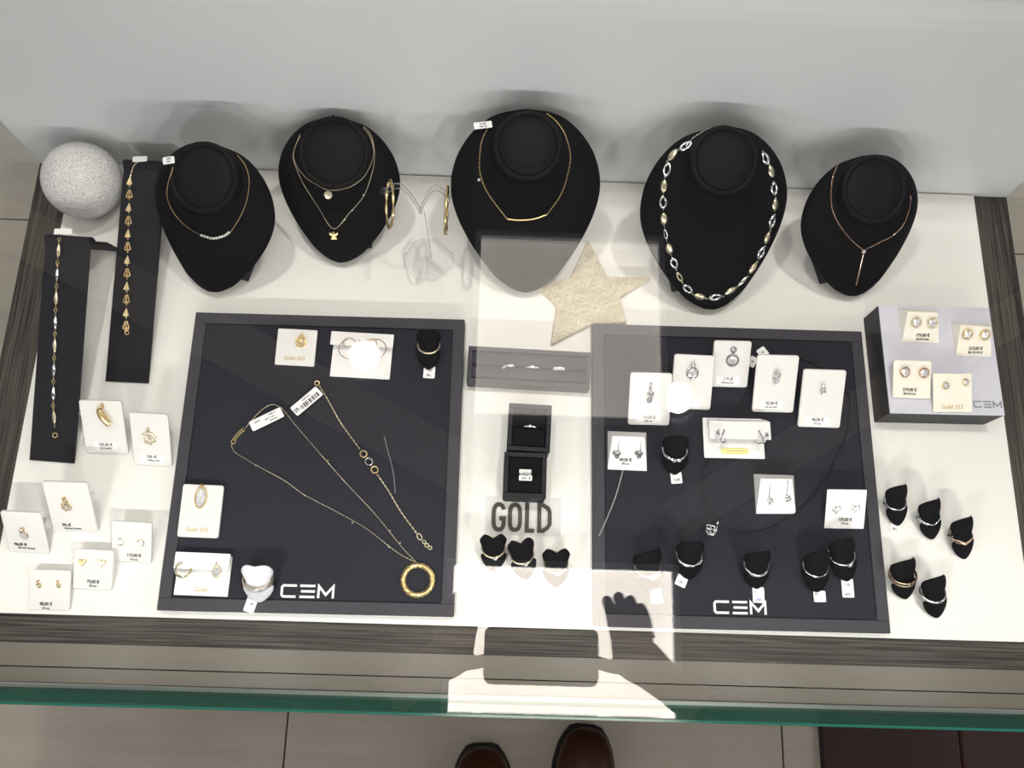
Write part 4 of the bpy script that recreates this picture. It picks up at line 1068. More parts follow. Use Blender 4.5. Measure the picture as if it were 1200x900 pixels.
cd = card((787.5, 415), (837, 416), (830.5, 480), (786, 478), PZ, 'white card with a round halo stone pendant, second of the raised pendant cards', h=.030)
sticker(cd, (806, 472), 26, ['95,00 €', '333 wm'])
stone_pendant(cd, (811, 437), 'round halo pendant with a large clear stone and a wide bail', 'halo')
cd = card((835.5, 399), (882, 399), (873.5, 453.5), (833, 452.5), PZ, 'white card with an open circle pendant at the back of the right tray', h=.030)
sticker(cd, (853, 446), 27, ['119,-€', '585Amp Zirk.'])
stone_pendant(cd, (858, 422), 'open circle pendant around a clear stone', 'circle')
cd = card((887, 415.5), (936, 416), (928.5, 483), (880.5, 482), PZ, 'white card with an openwork bar pendant, between circle and knot pendants')
sticker(cd, (904, 474.5), 26, ['92,00 €', '333 wm Zirk.'])
stone_pendant(cd, (910, 441), 'upright openwork bar pendant with small stones', 'bar')
cd = card((941.5, 432.5), (991.5, 433), (983, 501), (934, 499.5), PZ, 'white card with a small knot pendant, rightmost of the raised pendant cards')
sticker(cd, (958, 494), 28, ['96,00 €', '375 wm'])
stone_pendant(cd, (964, 456), 'small silver knot pendant on the rightmost raised card', 'knot')
# --- right tray folded earring card with yellow sticker
cd = fold_card((827.5, 490), (897, 491), (896.5, 538), (825, 536.5), 'folded white earring card with a yellow oval sticker', ((832, 492), (903.5, 495.5), (903, 516.5), (831, 512.5)), .014, 0, z0=PZ + .0024)
g_, fr_, w_, Ln_, t_, _ = cd; u_, v_ = on_plane(fr_, (861, 528.5), t_)
o = MB().slab(rrect(.033, .0075, .0036, 6, u_, v_), t_, t_ + .0002).build('oval_sticker', 'yellow', g_)
mm = MB(); mm.tube([(x, y, t_ + .0003) for x, y in rrect(.029, .0058, .0028, 6, u_, v_)], .0002, 4, closed=True); mm.build('sticker_border', 'goldink', o)
text_obj('sticker_text', 'GOLD ARKON', .0033, T(u_, v_, t_ + .0003), 'goldink', o)
for px, sx, lb in (((846, 511), 1, 'left silver twisted creole on the yellow sticker card'), ((891, 512), -1, 'right silver twisted creole on the yellow sticker card')):
    g = thing('creole_earring', lb, 'earring', at_h(cd, px, .015), group='silver creoles on the sticker card')
    m = MB()
    for k_ in (-1, 0, 1): m.torus((k_ * .0010, 0, .001), (.9 * sx, .3, .9), .0082, .0007, 26, 6, arc=(.2, 5.2), xdir=(0, 1, 0.0), flat=1.5)
    m.build('hoop', 'silver', g)
    m = MB()
    for k_ in range(7): m.gem((sx * (.002 - k_ * .0009), .006 - k_ * .002, .0035), .0010)
    m.build('stones', 'darksilver', g)
# tapered white earring blocks
def block(base, ridge, z0, h, label, m='foldcard', rh=None, group='tapered white earring blocks'):
    """base: TL TR BR BL on the surface; face runs from the front edge up to the narrower ridge"""
    c_ = [at(*p, z0 + .0005) for p in base]; rd = [at(*p, z0 + h) for p in ridge]; o = (c_[2] + c_[3]) / 2
    u = (c_[2] - c_[3]).normalized(); B = o; T_ = (rd[0] + rd[1]) / 2; v = T_ - B; v = (v - u * v.dot(u)).normalized(); n = u.cross(v)
    fr = frame_from(B, u, v, n); I = inv(fr)
    g = thing('earring_block', label, 'earring display', fr, group=group)
    P = [I @ p for p in (c_[3], c_[2], rd[1], rd[0], c_[0], c_[1])]
    mb = MB(); mb.add(P, [(0, 1, 2, 3), (3, 2, 5, 4), (0, 3, 4), (1, 5, 2), (0, 4, 5, 1)]); mb.build('block_body', m, g)
    return g, fr, (c_[2] - c_[3]).length, (rd[0] - B).length, .0002, h
cd = block(((712, 505), (757.5, 507), (758, 552), (712, 550)), ((718, 511), (755.5, 512.5)), PZ, .022, 'tapered white earring block with silver cluster earrings at the left of the right tray')
sticker(cd, (733, 541), 27, ['89,00 €', '333 wm'], m=None)
for px, py, lb in ((722, 531, 'left hanging silver cluster earring on the priced block'), (748, 531, 'right hanging silver cluster earring on the priced block')):
    _, fr, *_ = cd; u_, v_ = on_plane(fr, (px, py), .001)
    g = thing('drop_earring', lb, 'earring', fr @ T(u_, v_, .001), group='silver cluster earrings')
    m = MB(); m.tube([(.002, .015, .0008), (.0018, .003, .0008)], .0004, 5); m.build('wire', 'silver', g)
    m = MB(); [m.ball((x, y, .0012), .0024, 6, (1, 1, .6)) for x, y in ((-.002, .0005), (.003, -.0), (.001, -.0038))]; m.build('cluster', 'darksilver', g)
    m = MB(); [m.gem((x, y, .0022), .0012) for x, y in ((-.003, .0025), (.001, .001), (.0035, .0022))]; m.build('stones', 'stone', g)
cd = block(((883, 555.5), (930, 557), (932.5, 602), (886, 602)), ((891.5, 561), (928, 561.5)), PZ, .022, 'tapered white earring block with round silver drop earrings on the right tray')
for px, py, lb in ((902.5, 587, 'left round silver drop earring on the plain block'), (923, 584, 'right round silver drop earring on the plain block')):
    _, fr, *_ = cd; u_, v_ = on_plane(fr, (px, py), .001)
    g = thing('drop_earring', lb, 'earring', fr @ T(u_, v_, .001), group='round silver drop earrings')
    m = MB(); m.tube([(-.0018, .022, .0008), (-.0018, .003, .0008)], .0004, 5); m.build('wire', 'silver', g)
    m = MB(); m.torus((0, 0, .0012), (0, 0, 1), .0031, .0009, 18, 6); m.build('setting', 'silver', g)
    m = MB(); m.gem((0, 0, .002), .0026); m.build('stone', 'stone', g)
cd = card((967, 573.5), (1013, 573.5), (1012, 619.5), (965.5, 619), PZ, 'white earring card with open heart studs at the right edge of the right tray', h=.020, r=.001, m='foldcard', t=.0015)
sticker(cd, (990, 611), 30, ['139,00 €', '375 wm'], m=None)
studs(cd, ((980, 597), (1002, 596)), 'openheart', ('left open heart stud with stones on the right tray', 'right open heart stud with stones on the right tray'), 'silver')
# --- display block cards
BZ = .0442
cd = block(((1052, 361), (1099, 363), (1100.5, 402), (1057, 401)), ((1064, 365), (1099, 366.5)), BZ, .018, 'cream earring holder at the back left of the display block', 'cream', group='cream earring holders')
sticker(cd, (1081, 395), 27, ['175,00 €', '585 B/W Zirk'], m=None)
studs(cd, ((1073, 377.5), (1091.5, 378)), 'bigbezel', ('left large clear stud on the back left cream holder', 'right large clear stud on the back left cream holder'), 'palegold')
cd = block(((1115, 377), (1159, 379), (1161.5, 418), (1120, 417.5)), ((1126, 381), (1161, 383)), BZ, .018, 'cream earring holder at the back right of the display block', 'cream', group='cream earring holders')
sticker(cd, (1143, 410.5), 27, ['219,00 €', '585 WG WP Zi'], m=None)
studs(cd, ((1133, 391.5), (1153.5, 392)), 'bigbezel', ('left gold rimmed stud on the back right cream holder', 'right gold rimmed stud on the back right cream holder'), 'gold')
cd = card((1047.5, 421.5), (1092, 423.5), (1089, 467.5), (1045, 466), BZ, 'cream card with oval clear studs at the front left of the display block', h=.012, m='cream', r=.0025)
sticker(cd, (1066, 459), 27, ['219,00 €', '585 WG Zirk'], m=None)
studs(cd, ((1060, 436), (1082, 437)), 'bigbezel', ('left large stud on the front left cream card', 'right large stud on the front left cream card'), 'rose')
cd = card((1094, 437), (1139, 438), (1138, 483), (1093, 483), BZ, 'cream card with gold studs beside the block lettering', h=.012, m='cream', r=.0015)
imprint(cd, (1116, 477), 'Gold 333', .0066)
studs(cd, ((1108, 452), (1131, 448)), 'bezel', ('left gold stud on the card beside the block lettering', 'right gold stud on the card beside the block lettering'), 'gold')

# ------------------------------------------------------------------ chains on the left tray
def flat_chain(pxs, z, k=6): return [at(p.x, p.y, z) for p in catmull([Vector((a, b_, 0)) for a, b_ in pxs], k)]
CZt = PZ + .0008
p1 = flat_chain([(489, 660), (465, 647), (430, 620), (395, 600), (357, 580), (333, 563), (300, 545), (275, 530)], CZt)
p2 = flat_chain([(275, 530), (271.5, 523), (273, 518)], CZt); p3 = flat_chain([(288, 501), (300, 487), (310, 478), (320, 474), (330, 478)], CZt + .001)
p4 = flat_chain([(330, 478), (335, 484), (352, 505), (400, 560), (440, 603), (470, 640), (489, 660)], CZt)
g = chain_thing('necklace', 'long fine gold necklace with a large twisted ring pendant', 'necklace', p1 + p2, 'palegold', .0019, .00045, 'tagged chains on the left tray')
sub('chain', chain_mb(p3 + p4, .0019, .00045), 'palegold', g)
ex = flat_chain([(275, 514), (281, 507), (287, 502)], CZt + .0006); m = MB()
for i, q in enumerate(resample(ex, .0027)): m.torus(q, (.5 if i % 2 else 0, 0, 1), .0019, .0004, 12, 5)
sub('extension_links', m, 'gold', g)
m = MB(); m.torus(at(273.5, 517.5, CZt + .0005), (0, 0, 1), .0024, .0006, 18, 6); sub('clasp_ring', m, 'gold', g)
m = MB()
for px in ((300, 545.5), (357, 580.5), (413, 612.5), (456, 641), (384, 540), (457, 622), (469, 636)): m.ball(at(*px, CZt + .0004), .0011, 6)
sub('chain_beads', m, 'palegold', g)
cR = at(489.5, 680, PZ + .0025); m = MB(); R0 = .0160
for ph in range(4):
    ps = []
    for i in range(96):
        t = 2 * PI * i / 96; tw = 5 * t + ph * PI / 2
        ps.append(cR + Vector((math.cos(t) * (R0 + .0026 * math.cos(tw)), math.sin(t) * (R0 + .0026 * math.cos(tw)), .0018 * math.sin(tw))))
    m.tube(ps, .00062, 6, closed=True)
m.torus(cR, (0, 0, 1), R0, .0021, 64, 8); sub('ring_pendant', m, 'gold', g); m = MB(); m.torus(at(488.5, 661.5, CZt + .002), (1, .2, .2), .0020, .0007, 14, 6, flat=1.4); sub('bail', m, 'palegold', g)
flat_tag(g, ((291, 495), (328, 477), (333.5, 488), (297, 505.5)), PZ + .004, [('14:28  0', .2, .3, .0026, 'ink'), ('585 5 / 2,40', .1, 0, .0024, 'ink'), ('5040 090 1', .2, -.28, .0022, 'ink'), ('NECK', -.28, .18, .0028, 'ink')], .003)
p1 = flat_chain([(374, 452), (385, 470), (399, 495), (423, 528)], CZt); p2 = flat_chain([(442, 556), (455, 575), (470, 600), (489, 626)], CZt)
g = chain_thing('bracelet', 'gold chain bracelet with three linked oval rings', 'bracelet', p1, 'palegold', .0026, .0008, 'tagged chains on the left tray')
sub('chain', chain_mb(p2, .0026, .0008), 'palegold', g)
for px, mm_, r_ in (((426, 532), 'gold', .0036), ((432.3, 541), 'silver', .0040), ((439, 550.5), 'gold', .0036)):
    m = MB(); m.torus(at(*px, CZt + .0004), (0, .15, 1), r_, .0009, 24, 6, sq=1.15, xdir=(.8, .5, 0)); sub('oval_ring', m, mm_, g)
m = MB(); m.torus(at(491.5, 629, CZt + .0004), (0, 0, 1), .0023, .0006, 20, 6, sq=1.7, xdir=(.8, .5, 0)); m.torus(at(497, 635, CZt + .0004), (.3, 0, 1), .0018, .0005, 14, 5); m.torus(at(500, 639, CZt + .001), (0, .3, 1), .0021, .0008, 14, 5); m.torus(at(504, 642, CZt + .001), (0, .3, 1), .0019, .0008, 14, 5); sub('clasp', m, 'palegold', g)
m = MB(); m.torus(at(371.5, 449, CZt + .0004), (0, 0, 1), .0027, .0006, 18, 6); sub('clasp_ring', m, 'gold', g)
flat_tag(g, ((340, 478), (370, 453), (379, 462), (348.5, 488)), PZ + .004, [('SGOLD 5u', .05, .3, .0024, 'ink'), ('29,', -.38, -.05, .0060, 'ink')], .003, bar=(-.25, -.36, .62, .42))
# loose nylon threads
m = MB(); m.tube(flat_chain([(450, 511), (455, 530), (461, 555), (463, 578)], PZ + .0006), .00045, 6); tag(m.build('nylon_thread', 'thread', None, at(450, 511, PZ)), 'short dull thread lying beside the oval link bracelet', 'thread')
m = MB(); m.tube(flat_chain([(730, 551), (722, 580), (711, 608), (702, 628)], PZ + .0009), .0008, 6); tag(m.build('nylon_thread', 'thread', None, at(730, 551, PZ)), 'grey thread curving below the priced earring block', 'thread')
# --- black cord necklace with a silver flower pendant
cp_ = [(952, 425), (975, 437), (995, 462), (996, 490), (988, 520), (970, 556), (945, 590), (915, 613), (885, 624), (858, 622), (838, 607), (826, 585), (824, 560), (831, 538), (850, 505), (870, 470), (885, 440), (905, 420), (930, 418), (952, 425)]
cpz = [at(p.x, p.y, PZ + .0010) for p in catmull([Vector((a, b_, 0)) for a, b_ in cp_], 6)]
g = thing('cord_necklace', 'black cord necklace with a silver flower pendant on the right tray', 'necklace', loc=cpz[0])
m = MB(); m.tube(cpz, .00095, 8); sub('cord', m, 'cord', g)
pc = at(832.5, 620, PZ + .0022); m = MB()
for a_ in (.6, 2.2, 3.8, 5.3): m.torus(pc + Vector((.0030 * math.cos(a_), .0030 * math.sin(a_), 0)), (.1, .2, 1), .0026, .0009, 16, 6)
m.tube([pc + Vector((-.004, -.0065, 0)), pc + Vector((.004, -.0065, 0)), pc + Vector((.0066, -.001, .0003)), pc + Vector((.0075, .004, .0003))], .0012, 6)
sub('flower_pendant', m, 'silver', g); m = MB(); m.gem(pc + Vector((0, 0, .0012)), .0016); sub('stone', m, 'stone', g)
m = MB(); m.torus(at(841, 613, PZ + .002), (.6, -.6, .3), .0024, .0007, 14, 6, flat=1.4); sub('bail', m, 'silver', g)
flat_tag(g, ((886, 411), (894, 406), (902, 414), (893, 421)), PZ + .003, [('9k', 0, 0, .0035, 'ink')], .003)
flat_tag(g, ((879, 417), (887, 419), (884, 433), (877, 427)), PZ + .003, [('95', 0, 0, .0035, 'ink')], .003)

# ------------------------------------------------------------------ ring stands and rings
def ring_stand(tip, top, wpx, z0, label, ringkind, ringlabel, ringmat='silver', lobes=0.0, m='velvet', hh=.030, group='black ring stands', tagspec=None, skew=0.0, ringw=.0010, waist=.5):
    b0 = at(*tip, z0 + .0035); t = at(*top, z0 + hh); v = (t - b0); Ln = v.length; v.normalize(); u = v.cross(Vector((0, 0, 1))).normalized(); n = u.cross(v)
    fr = frame_from(b0, u, v, n)
    W = wpx / 2 / F * (1 - z0 - hh * .5)
    g = thing('ring_stand', label, 'ring stand', fr, group=group)
    nu, rows = 17, []
    prof = [(0.0, .10), (.02, .24), (.06, .42), (.12, .60), (.20, .78), (.28, .90), (.36, .98), (.43, 1.0), (.46, .97), (.475, .86), (.55, .82), (.63, .83), (.70, .88), (.78, .98), (.86, 1.04), (.93, 1.03), (.97, .98), (1.0, .90)]
    for s, wv in prof:
        row = []; w_ = W * wv
        dep = W * (.30 + .30 * min(1, s * 2)) * wv
        for k in range(nu):
            a = -1 + 2 * k / (nu - 1); x = w_ * math.sin(a * PI / 2 * .92) / math.sin(PI / 2 * .92)
            y = Ln * s; zn = dep * (math.cos(a * PI / 2 * .92)) - dep * .55
            if s > .8: y += (s - .8) / .2 * Ln * (lobes * (abs(math.sin(a * PI)) - .35) + .13 * (1 - a * a) * (1 if lobes < .1 else .35) + skew * max(0, a) ** 5)
            row.append(Vector((x, y, zn)))
        rows.append(row)
    th = .0016; mb = MB()
    vs_ = [p for r_ in rows for p in r_]; nn = len(vs_); vs_ += [Vector((p.x * .93, p.y, p.z - th)) for p in vs_]
    R_ = len(rows); fs_ = []
    for i in range(R_ - 1):
        for k in range(nu - 1):
            a = i * nu + k; fs_.append((a, a + 1, a + nu + 1, a + nu)); fs_.append((nn + a, nn + a + nu, nn + a + nu + 1, nn + a + 1))
        a = i * nu; fs_.append((a, a + nu, nn + a + nu, nn + a)); a = i * nu + nu - 1; fs_.append((a, nn + a, nn + a + nu, a + nu))
    for k in range(nu - 1):
        fs_.append((k, nn + k, nn + k + 1, k + 1)); a = (R_ - 1) * nu + k; fs_.append((a, a + 1, nn + a + 1, nn + a))
    mb.add(vs_, fs_, True); mb.build('leaf_sheet', m, g)
    # back strut down to the surface
    up = inv(fr).to_3x3() @ Vector((0, 0, 1)); a0 = Vector((0, Ln * .72, -.002)); wz = (fr @ a0).z - z0 - .0004
    p_ = [a0 + Vector((sx * W * .55, dy, 0)) for sx in (-1, 1) for dy in (-.0015, .0015)]; q_ = [p - up * ((fr @ p).z - z0 - .0004) for p in p_]
    mb = MB(); mb.add(p_ + q_, [(0, 2, 3, 1), (4, 5, 7, 6), (0, 4, 6, 2), (1, 3, 7, 5), (0, 1, 5, 4), (2, 6, 7, 3)]); mb.build('back_strut', m, g)
    # ring around the waist
    dep = W * .8 * .8; R0 = W * .90; c = Vector((0, Ln * (waist + .13), -R0 * .50)); ax = Vector((0, 1, .62)).normalized()
    fdir = Vector((0, -.62, 1)).normalized()
    if ringkind in ('wide', 'widepave'): ax = Vector((0, 1, .35)).normalized(); fdir = Vector((0, -.35, 1)).normalized(); R0 *= 1.06; c = c + Vector((0, 0, .0022))
    rr = thing('ring', ringlabel, 'ring', fr @ Matrix.Translation(c), group='rings on ' + ('white' if m == 'whitestand' else 'black') + ' stands')
    def on(aa, rad=R0): return (Vector((1, 0, 0)) * math.sin(aa) + fdir * math.cos(aa)) * rad
    mb = MB(); st_ = MB(); fl_ = {'plain': 1.3, 'thin': 1.0, 'wide': 3.0, 'pave': 1.5, 'widepave': 3.4, 'solitaire': 1.0, 'chevron': 1.2, 'crossed': 1.2, 'double': 1.0, 'bigstone': 1.2, 'knot': 1.0}[ringkind]
    if ringkind in ('chevron', 'crossed', 'double', 'knot'):
        for s in (-1, 1):
            ps = []
            for i in range(48):
                a = 2 * PI * i / 48 - PI; fr_ = math.exp(-(a / .55) ** 2)
                if ringkind == 'chevron': off_ = -.0030 * max(0, 1 - abs(a) / .9) + s * .0010 * (1 if abs(a) < 1.6 else .4)
                elif ringkind == 'crossed': off_ = s * .0022 * math.sin(max(-PI, min(PI, a * 2.4))) if abs(a) < 1.3 else 0
                else: off_ = s * (.0013 if abs(a) < 1.2 else .0003) * math.cos(a * .6)
                ps.append(on(a) + ax * off_)
            mb.tube(ps, ringw * .75, 6, closed=True)
    else: mb.torus((0, 0, 0), ax, R0, ringw, 48, 8, flat=fl_)
    mb.build('band', ringmat, rr)
    if ringkind == 'solitaire':
        st_.gem(on(.12, R0 + .0016), .0026, .0022, 10, nrm=on(.12)); [st_.gem(on(.12 + e * .24, R0 + .001), .0011, nrm=on(.1)) for e in (-1, 1)]
    if ringkind == 'bigstone': st_.gem(on(.25, R0 + .0014), .0052, .003, 10, nrm=on(.2)); st_.torus(on(.25, R0 + .001), on(.2), .0054, .0007, 20, 5)
    if ringkind in ('pave', 'widepave'):
        for q in range(-6, 7):
            for e in ((-1, 0, 1) if ringkind == 'widepave' else (0,)): st_.gem(on(q * .125 + (.06 if e else 0), R0 + ringw * .9) + ax * (e * .0016), .0011, nrm=on(q * .12))
    if ringkind == 'thin':
        for q in range(-2, 3): st_.gem(on(.25 + q * .14, R0 + .0009), .0009, nrm=on(q * .12))
    if ringkind == 'double': st_.gem(on(.95, R0 + .0012), .0020, nrm=on(.9)); st_.gem(on(.80, R0 + .0012) - ax * .0018, .0018, nrm=on(.9))
    if ringkind == 'knot': st_.ball(on(-.2, R0 + .0014) , .0024, 7); st_.tube([on(-.05, R0 + .001), on(.2, R0 + .0022), on(.42, R0 + .001)], [.0008, .0017, .0008], 7)
    if ringkind == 'crossed': st_.tube([on(-.6, R0 + .0006) + ax * .0012, on(-.2, R0 + .0012), on(.2, R0 + .0006) - ax * .001], [.0006, .0020, .0006], 7)
    if st_.v: st_.build('stones' if ringkind not in ('knot', 'crossed') else 'ornament', 'stone' if ringkind not in ('knot', 'crossed') else ringmat, rr)
    if tagspec:
        quad, wr = tagspec[:2]; bar = tagspec[2] if len(tagspec) > 2 else False
        c_ = [at(*p, z0 + .001) for p in quad]; ctr = sum(c_, Vector()) / 4; uu = ((c_[1] - c_[0]) + (c_[2] - c_[3])).normalized(); nz = Vector((0, 0, 1)); vv = nz.cross(uu)
        w_ = ((c_[1] - c_[0]).length + (c_[2] - c_[3]).length) / 2; h_ = ((c_[3] - c_[0]).length + (c_[2] - c_[1]).length) / 2
        fl4 = inv(fr @ Matrix.Translation(c)) @ frame_from(ctr, uu, vv, nz)
        o = MB().slab(rrect(w_, h_, .0012, 3), 0, .0004, 0, mtx=fl4).build('price_tag', 'paper', rr)
        for (s, x, y, sz, im) in wr: text_obj('tag_writing', s, sz, fl4 @ T(x * w_, y * h_, .0005), im, o)
    return g
ring_stand((502, 433), (502, 391), 29, PZ, 'tall black ring stand at the back right of the left tray', 'plain', 'plain pale gold band on the stand in the back corner of the left tray', 'palegold', ringw=.0012,
           tagspec=(((496.5, 429), (510, 430), (509.5, 443.5), (496, 443)), [('▪ |||', 0, .15, .003, 'ink'), ('45,-', 0, -.25, .004, 'ink')]))
ring_stand((303, 706), (300, 667), 35, PZ, 'white ring stand next to the silver lettering on the left tray', 'widepave', 'wide gold band paved with stones on the white stand', 'palegold', m='whitestand', lobes=.05, ringw=.0009, hh=.028, group='white ring stand', skew=0.0,
           tagspec=(((291, 694), (304, 698), (297, 719), (286, 716)), [('5 8 5', -.2, .2, .0028, 'blueink'), ('89 ;', .15, -.05, .003, 'ink')]))
ring_stand((579, 669), (578, 630), 30, .0, 'black heart topped ring stand, leftmost of the three below the word sign', 'solitaire', 'gold solitaire on the leftmost heart topped stand', 'palegold', lobes=.10,
           tagspec=(((593, 633), (602, 635), (600, 645), (592, 643)), [('8 €', 0, 0, .003, 'ink')]))
ring_stand((617, 679), (610, 636), 30, .0, 'black heart topped ring stand, middle of the three below the word sign', 'solitaire', 'gold solitaire on the middle heart topped stand', 'palegold', lobes=.10, skew=.05)
ring_stand((652, 688), (652, 647), 31, .0, 'black heart topped ring stand, rightmost of the three below the word sign', 'solitaire', 'gold solitaire on the rightmost heart topped stand', 'palegold', lobes=.10)
ring_stand((791, 556), (793, 515), 32, PZ, 'black ring stand below the raised pendant cards', 'knot', 'silver ring with a twisted knot below the pendant cards', 'silver',
           tagspec=(((785, 553), (798, 553), (800, 566), (787, 567.5)), [('3 ═', -.1, .25, .003, 'ink'), ('139.', .05, -.2, .0048, 'ink')]))
ring_stand((765, 692), (759, 651), 33, PZ, 'black ring stand in the front left of the right tray', 'bigstone', 'ring with a large round white stone in the front left of the right tray', 'silver', skew=.08,
           tagspec=(((761.5, 691), (775, 690), (777, 706), (764, 708)), [('‹', -.2, .25, .003, 'ink'), ('1 119', 0, -.3, .003, 'ink')]))
ring_stand((808, 679), (810, 639), 32, PZ, 'black ring stand, tag slanting left, left of the silver lettering', 'double', 'double band ring with stones at one side', 'silver', lobes=.04,
           tagspec=(((795, 671), (806, 678), (803, 689), (790.5, 685)), [('125,-', 0, -.1, .004, 'ink')]))
ring_stand((887.5, 690), (889, 651), 30, PZ, 'black ring stand whose tag touches the silver lettering', 'pave', 'ring paved across the front above the silver lettering', 'silver', skew=.06, ringw=.0012,
           tagspec=(((881, 687), (895, 689), (896, 706), (883, 707)), [('≡', -.25, .2, .003, 'ink'), ('245', 0, -.3, .0045, 'blueink')]))
ring_stand((958, 694), (959, 651), 31, PZ, 'black ring stand, left one of the pair in the front right of the tray', 'plain', 'slim plain silver band in the front right of the tray', 'silver', ringw=.0009,
           tagspec=(((952, 692), (967, 693), (968, 705), (955, 706)), [('32', -.3, .2, .003, 'ink')]))
ring_stand((994, 681), (988, 636), 32, PZ, 'black ring stand, right one of the pair in the front right of the tray', 'solitaire', 'silver solitaire in the front right of the tray', 'silver', skew=-.03,
           tagspec=(((985, 678), (999, 679), (1001.5, 700), (988, 700.5)), [('3 ||||', 0, .2, .003, 'ink'), ('459.-', 0, -.34, .004, 'ink')]))
ring_stand((1053, 616), (1052, 574), 27, .0, 'black ring stand on the white board, nearest to the display block', 'thin', 'silver ring with a short row of stones nearest to the display block', 'silver', skew=.07,
           tagspec=(((1043, 613), (1055, 614), (1054, 625), (1042, 624)), [('29,-', 0, -.1, .004, 'ink')]))
ring_stand((1093, 632), (1091, 591), 28, .0, 'black ring stand with a pointed silver ring, in the middle of the back row', 'chevron', 'silver ring pointed like a chevron', 'silver', skew=.07)
ring_stand((1131, 655), (1129, 612), 28, .0, 'black ring stand at the far right of the white board', 'crossed', 'rose gold ring with crossing strands at the far right', 'rose', skew=.07,
           tagspec=(((1117, 649), (1127, 653), (1126, 656), (1117, 654)), []))
ring_stand((1062, 702), (1060, 661), 31, .0, 'black ring stand with a broad band, front row beside the right tray', 'wide', 'broad rose gold band beside the right tray', 'rose', skew=.06, ringw=.0011)
ring_stand((1099, 724), (1096, 681), 30, .0, 'black ring stand frontmost at the right of the white board', 'plain', 'plain polished silver band on the frontmost right stand', 'silver', skew=.05, ringw=.0014)
# ------------------------------------------------------------------ bench and photographer
MZ = FZ + .016
c4 = [at(*p, MZ) for p in ((963, 852), (965, 899))]; x0_ = (c4[0].x + c4[1].x) / 2; xm = at(1127, 875, MZ).x; yb = -.070
mt = thing('floor_mat', 'dark burgundy two panel mat on the tiled floor at the lower right', 'mat', loc=(x0_ + .5, yb - .35, FZ))
for xa, xb in ((x0_, xm - .0015), (xm + .0015, xm + .62)):
    MB().slab(rrect(xb - xa, .70, .004, 4, (xa + xb) / 2 - (x0_ + .5), 0), .0005, .016, .003).build('mat_panel', 'bench', mt)
m = MB(); m.tube([(xm - x0_ - .5, .345, .0150), (xm - x0_ - .5, -.345, .0150)], .0016, 8); m.build('seam', 'seam', mt)
def skinned(name, nodes, edges, material, parent, root, sub_=2):
    """continuous limb surface grown around a jointed skeleton; nodes = {key: (pos, radius x, radius y)}"""
    ks = list(nodes); me = bpy.data.meshes.new(name + '_skeleton')
    me.from_pydata([nodes[k][0] for k in ks], [(ks.index(a), ks.index(b)) for a, b in edges], [])
    ob = bpy.data.objects.new(name + '_skeleton', me); COL.objects.link(ob)
    md = ob.modifiers.new('skin', 'SKIN'); md.use_smooth_shade = True; md.branch_smoothing = .4
    sd = ob.modifiers.new('sub', 'SUBSURF'); sd.levels = sub_; sd.render_levels = sub_
    for i, k in enumerate(ks):
        s = me.skin_vertices[0].data[i]; s.radius = (nodes[k][1], nodes[k][-1]); s.use_root = (k == root)
    dg = bpy.context.evaluated_depsgraph_get(); dg.update()
    nm = bpy.data.meshes.new_from_object(ob.evaluated_get(dg))
    COL.objects.unlink(ob); bpy.data.objects.remove(ob)
    nm.materials.clear(); nm.materials.append(M[material]); nm.name = name
    o = bpy.data.objects.new(name, nm); COL.objects.link(o)
    for v_ in nm.vertices: v_.co -= parent.location
    o.parent = parent; return o
PX = .075
person = thing('person', 'person in brown leather shoes standing at the front of the display case', 'person', loc=(PX, -.30, FZ))
def P_(x, y, z, r, r2=None): return (Vector((x, y, z)), r, r2 or r)
bd = {'crotch': P_(PX, -.37, .34, .09, .08), 'pelvis': P_(PX, -.37, .46, .10, .08), 'waist': P_(PX, -.365, .57, .09, .07), 'chest': P_(PX, -.36, .74, .11, .08), 'collar': P_(PX, -.36, .86, .07, .06), 'neck': P_(PX, -.34, .95, .052), 'jaw': P_(PX, -.30, 1.01, .062, .066), 'head': P_(PX, -.305, 1.09, .078, .09), 'crown': P_(PX, -.32, 1.16, .055, .06)}
ed = [('crotch', 'pelvis'), ('pelvis', 'waist'), ('waist', 'chest'), ('chest', 'collar'), ('collar', 'neck'), ('neck', 'jaw'), ('jaw', 'head'), ('head', 'crown')]
foot = {-1: Vector((-.011, -.159, 0)), 1: Vector((.158, -.126, 0))}
